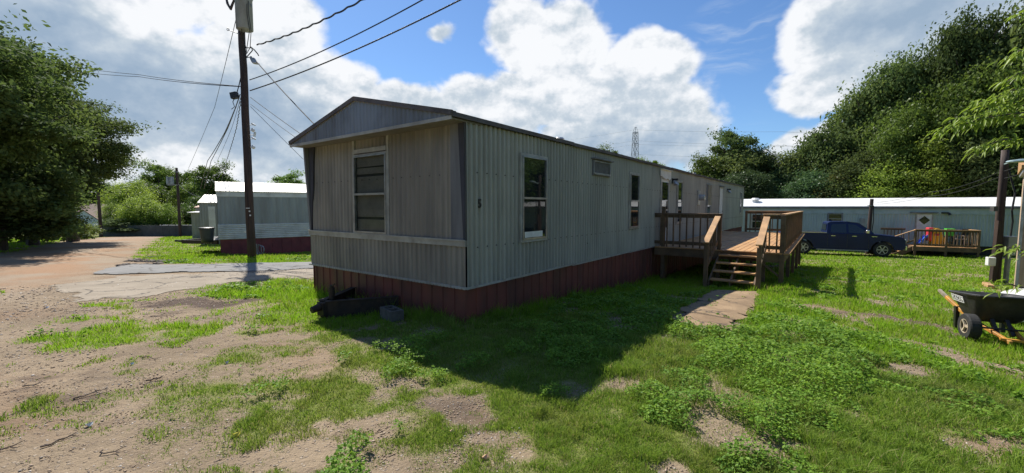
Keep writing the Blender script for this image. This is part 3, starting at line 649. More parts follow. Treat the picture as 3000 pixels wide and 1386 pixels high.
# steps going out towards the camera
tz = [.43,.265,.10,-.065]; txs = [-.10,-.42,-.75,-1.07]
for z_, x_ in zip(tz, txs):
    b = MB(); 
    b.bb(x_-.13, x_, -2.64, -1.74, z_-.036, z_); b.bb(x_+.012, x_+.14, -2.65, -1.73, z_-.036, z_-.002); b.build('step', M_WOODF, DK, bevel=.004)
for y_ in (-1.70, -2.19, -2.68):
    b = MB(); g_z = gl(-1.2, y_)
    b.prism([(.02,y_,DZ-.05), (.02,y_,DZ-.33), (-1.02,y_,g_z-.05), (-1.20,y_,g_z-.05), (-1.20,y_,tz[3]-.04), (-.07,y_,tz[0]-.02)], (0,-.036 if y_ > -2 else .036,0)); b.build('stringer', M_WOODD, DK)
for y_ in (-1.65, -2.745):
    post(-1.22, y_, .80 if y_ > -2 else .74, .09)
    b = MB(); b.bar((-1.30,y_,.80), (.02,y_,1.40), .14, .034); b.build('stair_rail_cap', M_WOODT, DK, bevel=.004)
    b = MB(); b.bar((-1.20,y_,.73), (.02,y_,1.32), .036, .085); b.build('stair_rail', M_WOODD, DK)
    b = MB(); b.bar((-1.2,y_,.17), (.02,y_,.74), .036, .085); b.build('stair_rail', M_WOODD, DK)
    for q in (.2,.4,.6,.8):
        x_ = -1.2+1.2*q; b = MB(); b.bar((x_,y_,.14+.57*q), (x_,y_,.75+.59*q), .034, .034, (1,0,0)); b.build('baluster', M_WOODD, DK)

# ---------------------------------------------------------------- poles and cables
M_POLE = pm('creosoted_pole', (.055,.032,.024), (.028,.019,.016), 2, .8, stretch=(4,4,.35), bump=.5, bsc=9, grime=((.10,.055,.035), .6, (8,8,.6)))
M_CABLE = pm('cable_black', (.02,.02,.022), (.03,.03,.032), 3, .6)
M_GALV = pm('galvanised_grey', (.36,.37,.38), (.27,.28,.29), 5, .45, .4)
M_TRANS = pm('transformer_grey', (.34,.36,.38), (.27,.29,.30), 2, .45, 0, grime=((.16,.13,.11), .6, (4,4,1)))
M_CERAM = pm('brown_porcelain', (.05,.03,.025), (.03,.02,.02), 4, .25)
PB = at_y(738, 757, 17.4); PX, PY = PB.x, PB.y; PG = gz(PX, PY)
up_ = thing('utility_pole', 'dark brown wooden utility pole with grey transformer beside the asphalt drive', 'utility pole', (PX, PY, 0))
def loc_(px, py, dy=0): return at_y(px, py, PY+dy)-V(PX, PY, 0)
b = MB(); pts = []; rs = []
for k in range(15):
    z = PG-.3+(12.6)*k/14; pts.append((.012*math.sin(k*1.7), .01*math.cos(k*2.1), z)); rs.append(.165-.05*k/14)
b.tube(pts, rs, 18); b.build('pole', M_POLE, up_, True)
tb = loc_(716, 119, -.32); b = MB(); tc_ = V(tb.x+.06, -.36, 0)
zb0, zt0 = 8.62, 9.92
b.loft([[tc_+V(r_*math.cos(a), r_*math.sin(a), z) for a in np.linspace(0, 2*math.pi, 25)[:-1]] for z, r_ in ((zb0,.22),(zb0+.02,.295),(zt0-.1,.30),(zt0-.09,.32),(zt0-.04,.32),(zt0,.26),(zt0+.04,.12))])
T_ = b.build('transformer', M_TRANS, up_, True)
b = MB(); b.cyl(tc_+V(-.16,0,zt0-.02), tc_+V(-.22,0,zt0+.24), .07, .05, 10); b.cyl(tc_+V(-.22,0,zt0+.18),tc_+V(-.225,0,zt0+.2),.1,.1,10); b.build('bushing', M_CERAM, T_)
b = MB(); b.bb(tc_.x-.05,tc_.x+.05,-.2,-.05,zb0+.25,zb0+.35); b.build('bracket', M_GALV, T_)
b = MB(); b.tube([tc_+V(.31,-.05,zt0-.32), tc_+V(.34,-.06,zt0-.4), tc_+V(.33,-.05,zt0-.45)], .02, 6); b.build('lifting_lug', M_GALV, T_)
b = MB(); a0 = loc_(672, 22); b.tube([V(0,0,a0.z+.5), a0+V(.05,-.1,.45)], .02, 6); b.tube([a0+V(-.08,-.1,.52), a0+V(0,-.1,.1), a0+V(.12,-.12,-.12), tc_+V(-.26,0,zt0+.1)], [.028,.05,.055,.03], 8); b.build('fuse_cutout', M_CERAM, up_)
b = MB(); b.tube([(-.02,-.15,zb0-.05), (-.28,-.3,zb0+.02), (-.32,-.3,zb0+.05)], .018, 6); b.tube([(-.36+.04*math.cos(a), -.3, zb0+.06+.05*math.sin(a)) for a in np.linspace(0, 6.3, 9)], .014, 5); b.build('bracket_ring', M_GALV, up_)
# drop leads from the tank
for k, (sx, ex, ez) in enumerate(((.28,.34,-.55),(.22,.22,-.50),(-.1,.1,-.3))):
    b = MB(); b.tube([tc_+V(sx,-.15,zt0-.25), tc_+V(sx+.05,-.25,zt0-.8), tc_+V(sx+.06,-.15,zb0+ez*.3+.1), (ex,-.05,zb0+ez), (.18,-.05,zb0+ez-.25)], .014, 6); b.build('lead_wire', M_CABLE, up_)
# clamp cluster + small security light under the transformer
b = MB(); c0 = loc_(733, 140); b.tube([(.10,0,c0.z), c0+V(.05,0,.0), c0+V(.12,-.05,-.12), c0+V(.0,-.05,-.25), (.12,0,c0.z-.4)], .02, 6)
b.tube([c0+V(0,0,.05), c0+V(.16,0,-.08), c0+V(.3,0,-.25), c0+V(.33,0,-.32)], .022, 6); b.build('clamp_cluster', M_CABLE, up_)
b = MB(); c1 = loc_(742, 178); b.tube([(.15,0,c1.z+.12), c1+V(-.05,0,.16), c1+V(0,0,.1)], .02, 6); b.loft([[c1+V(r_*math.cos(a)+dx, r_*math.sin(a)-.05, dz) for a in np.linspace(0, 2*math.pi, 13)[:-1]] for dx, dz, r_ in ((-.03,.15,.05),(0,.08,.10),(.07,-.06,.11),(.14,-.13,.13),(.15,-.15,.02))]); b.build('security_light', M_GALV, up_)
# box on the left
c2 = loc_(687, 280); b = MB(); b.box(c2, (.26,.2,.25), (V(.97,0,.2),V(0,1,0),V(-.2,0,.97))); b.tube([c2+V(.1,0,.1), c2+V(.2,0,.4), (-.12,0,c2.z+.75)], .02, 6); b.tube([c2+V(.0,0,-.1), c2+V(-.08,0,-.25), c2+V(-.02,0,-.45), c2+V(-.15,0,-.55)], .016, 6); b.build('splice_box', M_CABLE, up_, bevel=.02)
# five little floodlights / cameras up the right side
for k, (px_, py_, ty) in enumerate(((741,366,0),(741,381,1),(744,395,2),(742,407,0),(742,431,1))):
    c = loc_(px_, py_, -.02); b = MB(); b.tube([(.13,0,c.z), c], .014, 6)
    if ty == 0: b.box(c+V(.02,0,.02), (.15,.09,.055), (V(.85,0,-.5),V(0,1,0),V(.5,0,.85)))
    elif ty == 1: b.tube([c+V(-.03,0,.07), c+V(0,0,0), c+V(.03,0,-.05)], [.04,.075,.06], 10)
    else: b.box(c+V(.03,0,.02), (.05,.09,.2), (V(.97,0,-.2),V(0,1,0),V(.2,0,.97)))
    b.build('floodlight', M_WHITE, up_)
for k, (px_, py_) in enumerate(((726,610),(731,619),(733,631),(718,680))):
    c = loc_(px_, py_, -.17); b = MB(); b.box(c, (.16 if k == 0 else .06,.012,.03 if k == 0 else .06)); b.build('tag_plate', M_WHITE, up_)
def cable(pts, label, r=.012, sag=0, n=24, twist=0, name='power_cable', group=None, turns=1.):
    P = [Vector(p) for p in pts]; out = []; L = sum((P[i+1]-P[i]).length for i in range(len(P)-1))
    for i in range(len(P)-1):
        for k in range(n+(i == len(P)-2)):
            t = k/n; q = P[i].lerp(P[i+1], t); q.z -= sag*4*t*(1-t)*(P[i+1]-P[i]).length/L; out.append(q)
    if twist:
        o2 = []
        for i in range(len(out)-1):
            for k in range(6): o2.append(out[i].lerp(out[i+1], k/6))
        acc = 0; o3 = []
        for i, q in enumerate(o2):
            if i: acc += (o2[i]-o2[i-1]).length
            o3.append(q+V(math.cos(acc*turns)*twist, math.sin(acc*turns)*twist*.5, math.sin(acc*turns)*twist))
        out = o3
    b = MB(); b.tube(out, r, 5); o = b.build(name, M_CABLE); tag(o, label, 'cable', group); return o
def pp(px, py, Y): return at_y(px*DF, py*DF, Y)
gC = 'cables running from the tall utility pole'
cable([pp(645,113,PY), pp(915,-2,13), pp(1400,-260,9)], 'thick twisted cable from under the transformer to the top of the sky', .028, .25, 20, .022, group=gC, turns=9)
cable([pp(628,201,PY), pp(1062,0,12.5), pp(1500,-240,9)], 'upper of two smooth cables rising right from the middle of the tall pole', .02, .25, 20, group=gC)
cable([pp(629,228,PY), pp(1157,0,12.5), pp(1700,-280,9)], 'lower of two smooth cables rising right from the middle of the tall pole', .024, .25, 20, group=gC)
cable([pp(641,150,PY), pp(800,322,14.3), hw(6, 3.5, 3.05)], 'cable dropping from below the transformer behind the gable of the home', .02, .1, group=gC)
cable([pp(630,245,PY), pp(758,338,16), hw(9, 4.1, 2.9)], 'upper thin cable running down to the left eave of the home', .012, .05, group=gC)
cable([pp(630,262,PY), pp(745,347,16), hw(12, 4.1, 2.9)], 'middle thin cable running down to the left eave of the home', .009, .05, group=gC)
cable([pp(630,268,PY), pp(762,400,18), hw(16, 4.1, 2.8)], 'lowest thin cable running down behind the left eave of the home', .009, .05, group=gC)
cable([pp(604,217,PY), pp(350,188,25), pp(155,163,34), pp(-200,120,46)], 'upper of the paired wires stretching left from the pole to the trees', .016, .25, group=gC)
cable([pp(604,218,PY), pp(350,193,25), pp(155,174,34), pp(-200,136,46)], 'lower of the paired wires stretching left from the pole to the trees', .016, .3, group=gC)
cable([pp(600,22,PY), pp(540,270,30), pp(474,424,45)], 'long thin wire falling from the pole top to the far transformer pole', .014, .1, group=gC)
for k, (x0, y0, x1, y1, r_, tw) in enumerate(((594,268,522,405,.022,0),(604,238,531,405,.022,0),(607,240,548,402,.01,0),(608,240,570,405,.018,.02))):
    cable([pp(x0,y0,PY), pp((x0+x1)/2+6,(y0+y1)/2,24), pp(x1,y1,32), pp(x1-18,y1+70,38)], ('leftmost service drop','second service drop','thinnest service drop','twisted service drop')[k]+' falling steeply left of the tall pole', r_, .1, 16, tw, group='service drops left of the tall pole', turns=7)

# ---------------------------------------------------------------- neighbouring homes on the left
M_RW = pm('white_coated_roof', (.60,.59,.55), (.44,.42,.39), .8, .5, stretch=(1,1,1), grime=((.22,.16,.11), .95, (5,.35,.6)))
M_SIDE2 = pm('siding_grey_green_old', (.34,.37,.35), (.25,.27,.26), .8, .55, stretch=(2,2,.3), grime=((.18,.17,.14), .55, (4,4,.4)))
M_SIDEW = pm('siding_pale_white', (.72,.74,.70), (.60,.62,.58), 1, .5, grime=((.28,.25,.2), .5, (2,2,2)))
NC = at_y(642, 704, 20.5); ndir = V(.82,.57,0).normalized(); nrot = math.atan2(ndir.y, ndir.x)
N1 = thing('mobile_home', 'grey mobile home with white roof and dark red skirting behind the utility pole', 'mobile home', (NC.x, NC.y, 0), nrot)
z0 = NC.z; L1 = 15.5; W1 = 3.7; HT = 2.42
b = MB(); ribbed(b, (0,0,z0+.78), Xa, Za, L1, HT-1.05, -Ya, .16, .010, 4); b.build('side_wall', M_SIDE2, N1)
b = MB()
for k in range(8): b.prism([(0,0,z0+.02+k*.095),(0,-.03,z0+.05+k*.095),(0,-.03,z0+.075+k*.095),(0,0,z0+.11+k*.095)], (L1,0,0))
b.build('lower_band', M_SIDEW, N1)
b = MB()
for k in range(8): b.prism([(0,0,z0+.02+k*.095),(-.03,0,z0+.05+k*.095),(-.03,0,z0+.075+k*.095),(0,0,z0+.11+k*.095)], (0,W1,0))
b.build('lower_band', M_SIDEW, N1)
b = MB(); b.bb(0,L1,-.03,.0,z0+HT-.27,z0+HT); b.bb(0,L1,-.045,-.03,z0+HT-.05,z0+HT); b.bb(-.03,0,-.03,W1,z0+HT-.27,z0+HT); b.build('fascia', M_SIDEW, N1)
b = MB(); ribbed(b, (0,0,z0+.78), Ya, Za, W1, HT-1.05, -Xa, .16, .010, 4); ribbed(b, (L1,0,z0), Ya, Za, W1, HT, Xa, .16, .010, 4); b.build('end_wall', M_SIDE2, N1)
b = MB(); b.bb(.06,L1-.06,.07,W1-.07,z0-.4,z0+HT-.02); b.build('inner_core', M_SIDE2, N1)
b = MB(); b.prism([(-.06,-.09,z0+HT),(-.06,W1/2,z0+HT+.55),(-.06,W1+.09,z0+HT)], (L1+.12,0,0)); b.build('roof', M_RW, N1)
b = MB(); panelled(b, (.05,.05,z0-1.2), Xa, Za, L1-.1, 1.22, -Ya, .45, .012, .03); panelled(b, (.05,.05,z0-1.2), Ya, Za, W1-.1, 1.22, -Xa, .45, .012, .03); b.build('skirting', pm('skirting_maroon', (.20,.04,.045), (.14,.03,.035), 2, .6), N1)
# its tongue with the painted number, and the bin
ZTN = z0-.12
b = MB(); b.bar((-.05,.35,ZTN), (-1.55,W1/2,ZTN), .09, .19); b.bar((-.05,W1-.35,ZTN), (-1.55,W1/2,ZTN), .09, .19); b.bar((-1.45,W1/2,ZTN+.02), (-1.85,W1/2,ZTN+.06), .1, .1); b.bb(-.7,-.02,.25,W1-.3,ZTN+.09,ZTN+.12)
tg = b.build('tow_hitch', M_BLACK, N1)
dd = (V(-1.55,W1/2,0)-V(-.05,.35,0)).normalized()
text_mesh('painted_number', '3010', .26, pm('faded_paint_mark', (.30,.30,.22), (.22,.22,.17), 5, .7), tg, V(-.05,.35,ZTN)+dd*.55+V(dd.y,-dd.x,0)*(-.06)*1, -dd, (0,0,1), .004, .004)
BN = at_y(608, 709, 19.6)
tb_ = thing('trash_can', 'dark round plastic trash can beside the white roofed mobile home end', 'trash can', (BN.x, BN.y, z0-.02), 0)
b = MB(); rg = lambda r_, z: [V(r_*math.cos(a), r_*math.sin(a), z) for a in np.linspace(0, 2*math.pi, 21)[:-1]]
b.loft([rg(.23,0),rg(.25,.2),rg(.285,.6),rg(.30,.66)]); b.build('bin_body', pm('bin_plastic', (.045,.055,.06), (.03,.037,.042), 3, .5), tb_, True)
b = MB(); b.loft([rg(.315,.645),rg(.325,.66),rg(.325,.69),rg(.30,.70),rg(.12,.715)]); b.build('rim', M_BLACK, tb_)
cc = at_y(757, 722, 20.0); gcc = gz(cc.x, cc.y); b = MB(); rj = random.Random(4)
for k in range(3):
    ph = rj.uniform(0, 6); b.tube([V(cc.x+.22*math.cos(a+ph)+rj.uniform(-.03,.03)+k*.07, cc.y+.12*math.sin(a), gcc+.28+.22*math.sin(a*1.0+ph)+rj.uniform(-.03,.03)) for a in np.linspace(0, 6.0, 12)], .016, 5)
b.tube([V(cc.x-.05,cc.y,gcc), V(cc.x-.09,cc.y,gcc+.55), V(cc.x+.05,cc.y,gcc+.52)], .02, 5)
tag(b.build('cable_coil', M_GALV), 'loose tangled coil of grey pipe and cable behind the tall utility pole base', 'coil')
def small_home(px0, px1, pyt, pyb, Y, Lb, rot, label, roofc, wall, roof_over=.1, rise=.35, name='mobile_home', cat='mobile home', panel=None):
    a = at_y(px0, pyb, Y); c = at_y(px1, pyb, Y); w = (c-a).length; top = at_y(px0, pyt, Y).z; g0 = min(a.z, gz(a.x, a.y))-.2
    T = thing(name, label, cat, (a.x, a.y, 0), rot)
    b = MB(); ribbed(b, (0,0,g0), Xa, Za, w, top-g0, -Ya, .14, .01, 4); ribbed(b, (0,0,g0), Ya, Za, Lb, top-g0, -Xa, .14, .01, 4); b.bb(.03,w-.03,.03,Lb,g0,top-.01); b.build('wall', wall, T)
    b = MB(); b.prism([(-roof_over,-roof_over,top),(-roof_over,-roof_over,top+.06),(-roof_over,Lb/2,top+rise),(-roof_over,Lb+roof_over,top+.06),(-roof_over,Lb+roof_over,top)], (w+2*roof_over,0,0)); b.build('roof', roofc, T)
    if panel: b = MB(); b.bb(w*.35,w*.62,-.05,-.01,g0+.5,top-.2); b.build('door', panel, T)
    return T
small_home(589, 650, 596, 705, 27, 3.6, .42, 'narrow grey mobile home half hidden behind the trash can', M_RW, M_SIDE2, .08, .62, panel=M_SIDEW)
small_home(563, 600, 624, 680, 34, 3.2, .3, 'small grey shed with flat white roof beyond the trash can', M_WHITE, M_SIDE2, .22, .12, name='shed', cat='shed')
small_home(575, 640, 609, 640, 38, 3.5, .3, 'far home showing only a rusty orange roof corner', pm('rusty_roof', (.45,.20,.10), (.55,.35,.25), 2, .7), M_SIDE2, .1, .36)

# ---------------------------------------------------------------- far left: fence, house, poles
M_FENCE = pm('fence_panel_grey', (.085,.10,.095), (.055,.065,.062), .8, .8, grime=((.03,.04,.03), .6, (1,1,1)))
fa, fb = V(-42, 45.5, 0), V(-33.0, 46.5, 0); fb = at_y(575, 690, 45); fa = at_y(300, 690, 45)
FN = thing('boundary_fence', 'long low grey panel fence at the far end of the dirt road', 'fence', (fa.x, 45, 0))
Lf_ = (fb.x-fa.x)
b = MB()
for k in range(14): b.bb(Lf_*k/14+.03, Lf_*(k+1)/14-.03, -.03, .03, -2.2, -.36); [b.bb(Lf_*k/14+.03, Lf_*(k+1)/14-.03, -.045, -.03, -1.4+q*.25, -1.38+q*.25) for q in range(4)]
b.build('fence_panel', M_FENCE, FN)
b = MB()
for k in range(15): b.bb(Lf_*k/14-.04, Lf_*k/14+.04, -.05, .05, -2.2, -.30)
b.build('fence_posts', M_FENCE, FN)
b = MB(); b.bb(Lf_*.62, Lf_, -.05, .05, -.36, -.30); b.build('fence_cap', M_WHITE, FN)
def far_pole(px, pyt, Y, r, label, kind):
    q = at_y(px, pyt, Y); g = gz(q.x, q.y); T = thing('utility_pole' if kind else 'street_lamp', label, 'pole' if kind else 'street lamp', (q.x, q.y, 0))
    b = MB(); b.tube([(0,0,g-.3), (0.02,0,(g+q.z)/2), (0,0,q.z)], [r*1.15, r, r*.85], 10); b.build('pole', M_POLE, T)
    if kind:
        zt_ = at_y(px, 528, Y).z
        for k in (-1, 0, 1): b = MB(); b.cyl((-.55+k*.24,-.15-.1*abs(k),zt_-.45), (-.55+k*.24,-.15-.1*abs(k),zt_+.35), .13, .13, 10); b.build('transformer', M_GALV, T)
        b = MB(); b.bb(-.9,.1,-.2,-.1,zt_-.55,zt_-.48); b.bb(-.25,.25,-.1,0,at_y(px,505,Y).z,at_y(px,505,Y).z+.08); b.build('bracket', M_GALV, T)
    else:
        b = MB(); b.tube([(0,0,q.z-.2), (-.3,0,q.z+.0), (-.6,0,q.z)], .04, 6); b.loft([[V(-.6-dx,r_*math.cos(a),q.z-.02+.5*r_*math.sin(a)) for a in np.linspace(0, 2*math.pi, 9)[:-1]] for dx, r_ in ((-.05,.05),(0,.11),(.3,.14),(.5,.04))]); b.build('lamp_head', M_GALV, T)
    return T
far_pole(517, 492, 44.5, .13, 'far dark utility pole with a cluster of grey transformers by the fence', 1)
far_pole(287, 563, 43, .14, 'far street lamp on a dark pole in front of the brown roofed house', 0)
cable([at_y(519,535,44.5), at_y(590,577,38)], 'sagging wire from the far transformer pole to the rusty roof', .02, .3)
hq = at_y(216, 660, 62); hz_ = hq.z
HS = thing('house', 'distant house with brown shingle roof and pale blue gable beyond the trees', 'house', (hq.x, 62, 0), .12)
b = MB(); b.bb(-1,10,0,7,-3,at_y(216,640,62).z); b.build('wall', pm('house_paint_blue_white', (.50,.56,.62), (.42,.48,.54), 2, .6), HS)
M_SHIN = pm('shingle_brown', (.20,.14,.11), (.15,.10,.08), 6, .85)
zt_ = at_y(216,597,62).z; ze_ = at_y(216,640,62).z
b = MB(); b.prism([(-1.5,-.4,ze_),(-1.5,3.5,zt_),(-1.5,7.4,ze_)], (12,0,0)); b.build('roof', M_SHIN, HS)
b = MB(); b.prism([(1.4,-3.0,-3),(1.4,-3.0,ze_-.7),(3.9,-3.0,ze_+1.2),(6.2,-3.0,ze_-.7),(6.2,-3.0,-3)], (0,3.2,0)); b.build('porch_gable', pm('gable_paint', (.55,.60,.64), (.48,.52,.56), 3, .6), HS)
b = MB(); b.bar((1.0,-1.5,ze_-.85),(3.9,-1.5,ze_+1.32),3.4,.12); b.bar((3.9,-1.5,ze_+1.32),(6.7,-1.5,ze_-.85),3.4,.12); b.build('porch_roof', M_SHIN, HS)
cq = at_y(268, 650, 54); CP_ = thing('carport', 'low carport with pale lavender metal roof beside the distant house', 'carport', (cq.x, 54, 0), .05)
zc = at_y(268, 648, 54).z; zc2 = at_y(268, 655, 54).z
b = MB(); b.prism([(0,0,zc2-.3),(0,0,zc2-.2),(0,4,zc+.45),(0,4,zc+.35)], (4.6,0,0)); b.build('roof', pm('lavender_metal', (.50,.52,.66), (.45,.47,.6), 2, .5), CP_)
for x_ in (.2,4.4):
    for y_ in (.2,3.8): b = MB(); b.bb(x_-.05,x_+.05,y_-.05,y_+.05,-2.4,zc2-.2+y_*.1); b.build('post', M_TRIM, CP_)

# ---------------------------------------------------------------- lattice tower with its lines
TQ = at_y(1862, 372, 210); TY = 210
TW = thing('transmission_tower', 'distant grey steel lattice transmission tower above the roofline', 'tower', (TQ.x, TY, 0), .3)
M_TW = pm('tower_steel', (.22,.23,.27), (.17,.18,.21), .5, .6, .2); zt_ = TQ.z; b = MB()
def tw_w(z): return .9+1.3*max(0, (zt_-4-z))/(zt_)
lv = [-3, 5, 12, 18, 23.5, 28, 32, 35.5, 38, zt_-2.5]; lv = [l for l in lv if l < zt_-2]
for (i, j) in ((1,1),(1,-1),(-1,-1),(-1,1)): 
    b.bar((i*tw_w(-3),j*tw_w(-3),-3), (i*tw_w(lv[-1]),j*tw_w(lv[-1]),lv[-1]), .16, .16); b.bar((i*tw_w(lv[-1]),j*tw_w(lv[-1]),lv[-1]), (i*.25,j*.25,zt_), .12, .12)
for a_, c_ in zip(lv[:-1], lv[1:]):
    for q in range(4):
        P4 = [(1,1),(1,-1),(-1,-1),(-1,1)]; i, j = P4[q]; k, l = P4[(q+1) % 4]; wa, wc = tw_w(a_), tw_w(c_)
        b.bar((i*wa,j*wa,a_), (k*wc,l*wc,c_), .09, .09); b.bar((k*wa,l*wa,a_), (i*wc,j*wc,c_), .09, .09); b.bar((i*wc,j*wc,c_), (k*wc,l*wc,c_), .09, .09)
b.build('lattice', M_TW, TW)
b = MB(); b.bar((-.25,0,zt_-.1),(.9,0,zt_-.1),.12,.12); b.bar((-1.6,0,zt_-8),(1.6,0,zt_-8),.15,.2); b.build('cross_arm', M_TW, TW)
for k, (yl, yc_, yr) in enumerate(((410,380,378),(440,412,418),(448,423,420),(470,452,455))):
    cable([at_y(1200,yl+60,330), at_y(1862,yc_,TY), at_y(2290,yr+8,170), at_y(2700,yr+20,150)], ('topmost','second','third','lowest')[k]+' faint transmission line passing the lattice tower', .035, 2.0, 14, group='transmission lines at the lattice tower', name='transmission_line').data.materials[0] = M_TW

# ---------------------------------------------------------------- the long white-roofed home on the right
tR = V(.886,-.463,0).normalized(); rrot = math.atan2(tR.y, tR.x); RC = V(28.4,24.8,0)-tR*26
R1 = thing('mobile_home', 'long pale green mobile home with white roof behind the blue pickup truck', 'mobile home', (RC.x, RC.y, 0), rrot)
zR = -.72; zRt = 1.63; LR = 44; WR = 4.2
M_SIDER = pm('siding_pale_green', (.44,.52,.50), (.36,.43,.40), .35, .55, stretch=(1,1,.3), grime=((.20,.25,.21), .4, (1,3,.4)))
b = MB(); ribbed(b, (0,0,zR), Xa, Za, LR, zRt-zR, -Ya, .15, .012, 6); b.build('side_wall', M_SIDER, R1)
b = MB(); ribbed(b, (0,0,zR), Ya, Za, WR, zRt-zR, -Xa, .15, .012, 6); ribbed(b, (LR,0,zR), Ya, Za, WR, zRt-zR, Xa, .15, .012, 6); b.bb(.03,LR-.03,.03,WR-.03,zR,zRt-.01); b.build('end_wall', M_SIDER, R1)
b = MB(); b.prism([(-.1,-.10,zRt),(-.1,-.10,zRt+.06),(-.1,WR/2,zRt+.62),(-.1,WR+.1,zRt+.06),(-.1,WR+.1,zRt)], (LR+.2,0,0)); rfr = b.build('roof', pm('roof_bright_white', (.82,.82,.81), (.74,.74,.73), .6, .4, grime=((.5,.48,.44), .4, (2,.3,.5))), R1)
b = MB(); b.bb(-.1,LR+.1,-.13,-.10,zRt-.09,zRt+.03); b.build('gutter', M_TRIMDK, R1)
b = MB(); b.bb(0,LR,-.045,-.01,zRt-.45,zRt-.42); b.bb(0,LR,-.035,-.012,zRt-.42,zRt-.09); b.build('eave_band', pm('eave_band', (.42,.50,.50), (.34,.42,.41), 2, .6), R1)
b = MB(); panelled(b, (0,.05,zR-1.3), Xa, Za, LR, 1.32, -Ya, .4, .012, .03); b.build('skirting', pm('skirting_dark', (.03,.028,.026), (.02,.02,.018), 2, .7), R1)
def rl(px, z=0):   # distance along the right home's wall line at a pixel column
    d = ray(px, 606); n_ = V(-tR.y, tR.x, 0); t_ = n_.dot(RC)/n_.dot(V(d.x, d.y, 0)); q = V(d.x, d.y, 0)*t_; return (q-RC).dot(tR), t_*V(d.x,d.y,0).length
def zpx(px, py, off=0):
    d = ray(px, py); n_ = V(-tR.y, tR.x, 0); t_ = (n_.dot(RC)-off)/n_.dot(V(d.x, d.y, 0)); return CAM_H+d.z*t_
sa, _ = rl(2428); sb, _ = rl(2468); za, zb_ = zpx(2428,656), zpx(2428,626)
window(R1, (sa,-.02,za), Xa, Za, -Ya, sb-sa, zb_-za, .5, .05, frame_mat=M_TRIMDK)
sa, _ = rl(2262); sb, _ = rl(2292) ; window(R1, (rl(2205)[0],-.02,zpx(2205,668)), Xa, Za, -Ya, .8, 1.0, .5, .05)
sa, _ = rl(2688); sb, _ = rl(2732); za, zb_ = zR+.02, zpx(2700,628)
D = door(R1, sa, sb, za, zb_, M_WHITE)
cx_, cz_ = (sa+sb)/2, zpx(2709,645); w_ = .27
b = MB(); b.prism([(cx_-w_,-.045,cz_),(cx_,-.045,cz_-w_),(cx_+w_,-.045,cz_),(cx_,-.045,cz_+w_)], (0,.01,0)); b.build('diamond_pane', M_GLASS, D)
b = MB(); b.bb(sa-.35,sb+.25,-.16,-.02,zb_+.08,zb_+.13); b.build('door_hood', M_TRIMDK, R1)
b = MB(); s_ = rl(2766)[0]; z_ = zpx(2766,624); b.bb(s_-.12,s_+.2,-.15,-.02,z_-.05,z_+.05); b.tube([(s_+.2,-.1,z_),(s_+.25,-.14,z_-.12)], [.05,.08], 8); b.build('porch_lamp', M_BLACK, R1)
s_ = rl(2552)[0]; b = MB(); b.bb(s_-.55,s_-.30,-.2,-.02,zpx(2540,672),zpx(2540,640)); b.bb(s_-.25,s_-.02,-.12,-.02,zpx(2545,678),zpx(2545,668)); b.build('electric_meter_box', M_GALV, R1)
for px_ in (2215,): s_ = rl(px_)[0]; b = MB(); b.cyl((s_,1.2,zRt+.3),(s_,1.2,zRt+.55),.22,.22,14); b.cyl((s_,1.2,zRt+.55),(s_,1.2,zRt+.68),.34,.2,14); b.build('roof_vent', M_WHITE, rfr)
# service post in front of it
q = at_y(2553, 583, 25.6); SPt = thing('service_post', 'short wooden service post in front of the pale green home', 'post', (q.x, q.y, 0)); g = gz(q.x, q.y)
b = MB(); b.tube([(-.06,0,g-.2), (-.02,0,.6), (.03,0,q.z)], [.11,.1,.09], 10); b.build('pole', M_POLE, SPt)
b = MB(); b.bb(-.22,-.05,-.1,.0,q.z-.45,q.z-.38); b.build('bracket', M_GALV, SPt)
b = MB(); b.tube([(.12,-.05,q.z-.4),(.17,-.05,.8),(.12,-.05,.3),(.08,-.05,-.8)], .025, 6); b.build('conduit', M_CABLE, SPt)
for k, (x1, y1) in enumerate(((2700,565),(2700,571))): cable([q+V(.05,0,-.25-k*.1), at_y(2730,562+k*12,20), at_y(2937,500+k*14,12.1)], ('upper','lower')[k]+' thin wire from the short service post to the leafy pole', .008, .2, 16, group='wires to the short service post')

# ---------------------------------------------------------------- pickup truck
M_CAR = pm('truck_blue_paint', (.006,.014,.075), (.005,.011,.06), 1, .35, .0, spec=.25, coat=.2)
M_TYRE = pm('tyre_rubber', (.018,.018,.018), (.03,.029,.028), 8, .85, bump=.4); M_RIM = pm('alloy_rim', (.55,.55,.56), (.42,.42,.43), 5, .35, .7)
M_CHROME = pm('chrome', (.75,.75,.76), (.65,.65,.66), 6, .15, .95)
TR_r = V(.702*25.0, 25.0, 0); TKz = (gz(TR_r.x, TR_r.y)+gz(TR_r.x+3.26, TR_r.y-1.7))/2
TK = thing('pickup_truck', 'dark blue four door pickup truck parked on the grass beside the small deck', 'pickup truck', (TR_r.x, TR_r.y, TKz+.0), rrot+.0)
# truck frame: x forward (front at +), y=0 near side plane .. far side at +1.9, z from ground
def arc(cx, r, z0, n=9, a0=math.pi, a1=0): return [(cx+r*math.cos(a), z0+r*math.sin(a)) for a in np.linspace(a0, a1, n)]
def side_poly(y): 
    P = [(-1.15,.62),(-1.18,1.18),(-1.12,1.30),(1.15,1.30)] 
    P += [(1.2,1.30),(3.05,1.30),(3.3,1.29),(4.35,1.18),(4.58,1.10),(4.66,.95),(4.68,.55),(4.55,.42),(4.22,.42)]
    P += [(x,z) for x, z in arc(3.68,.50,.40,11,0,math.pi)]
    P += [(3.10,.36),(.62,.36)] + [(x,z) for x, z in arc(0,.50,.40,11,0,math.pi)] + [(-.60,.45)]
    return [(x, y, z) for x, z in P]
W_ = 1.92
b = MB(); pl_ = side_poly(.03)
b.prism(side_poly(.03), (0,W_-.06,0)); body = b.build('body', M_CAR, TK, bevel=.035, seg=2)
b = MB()
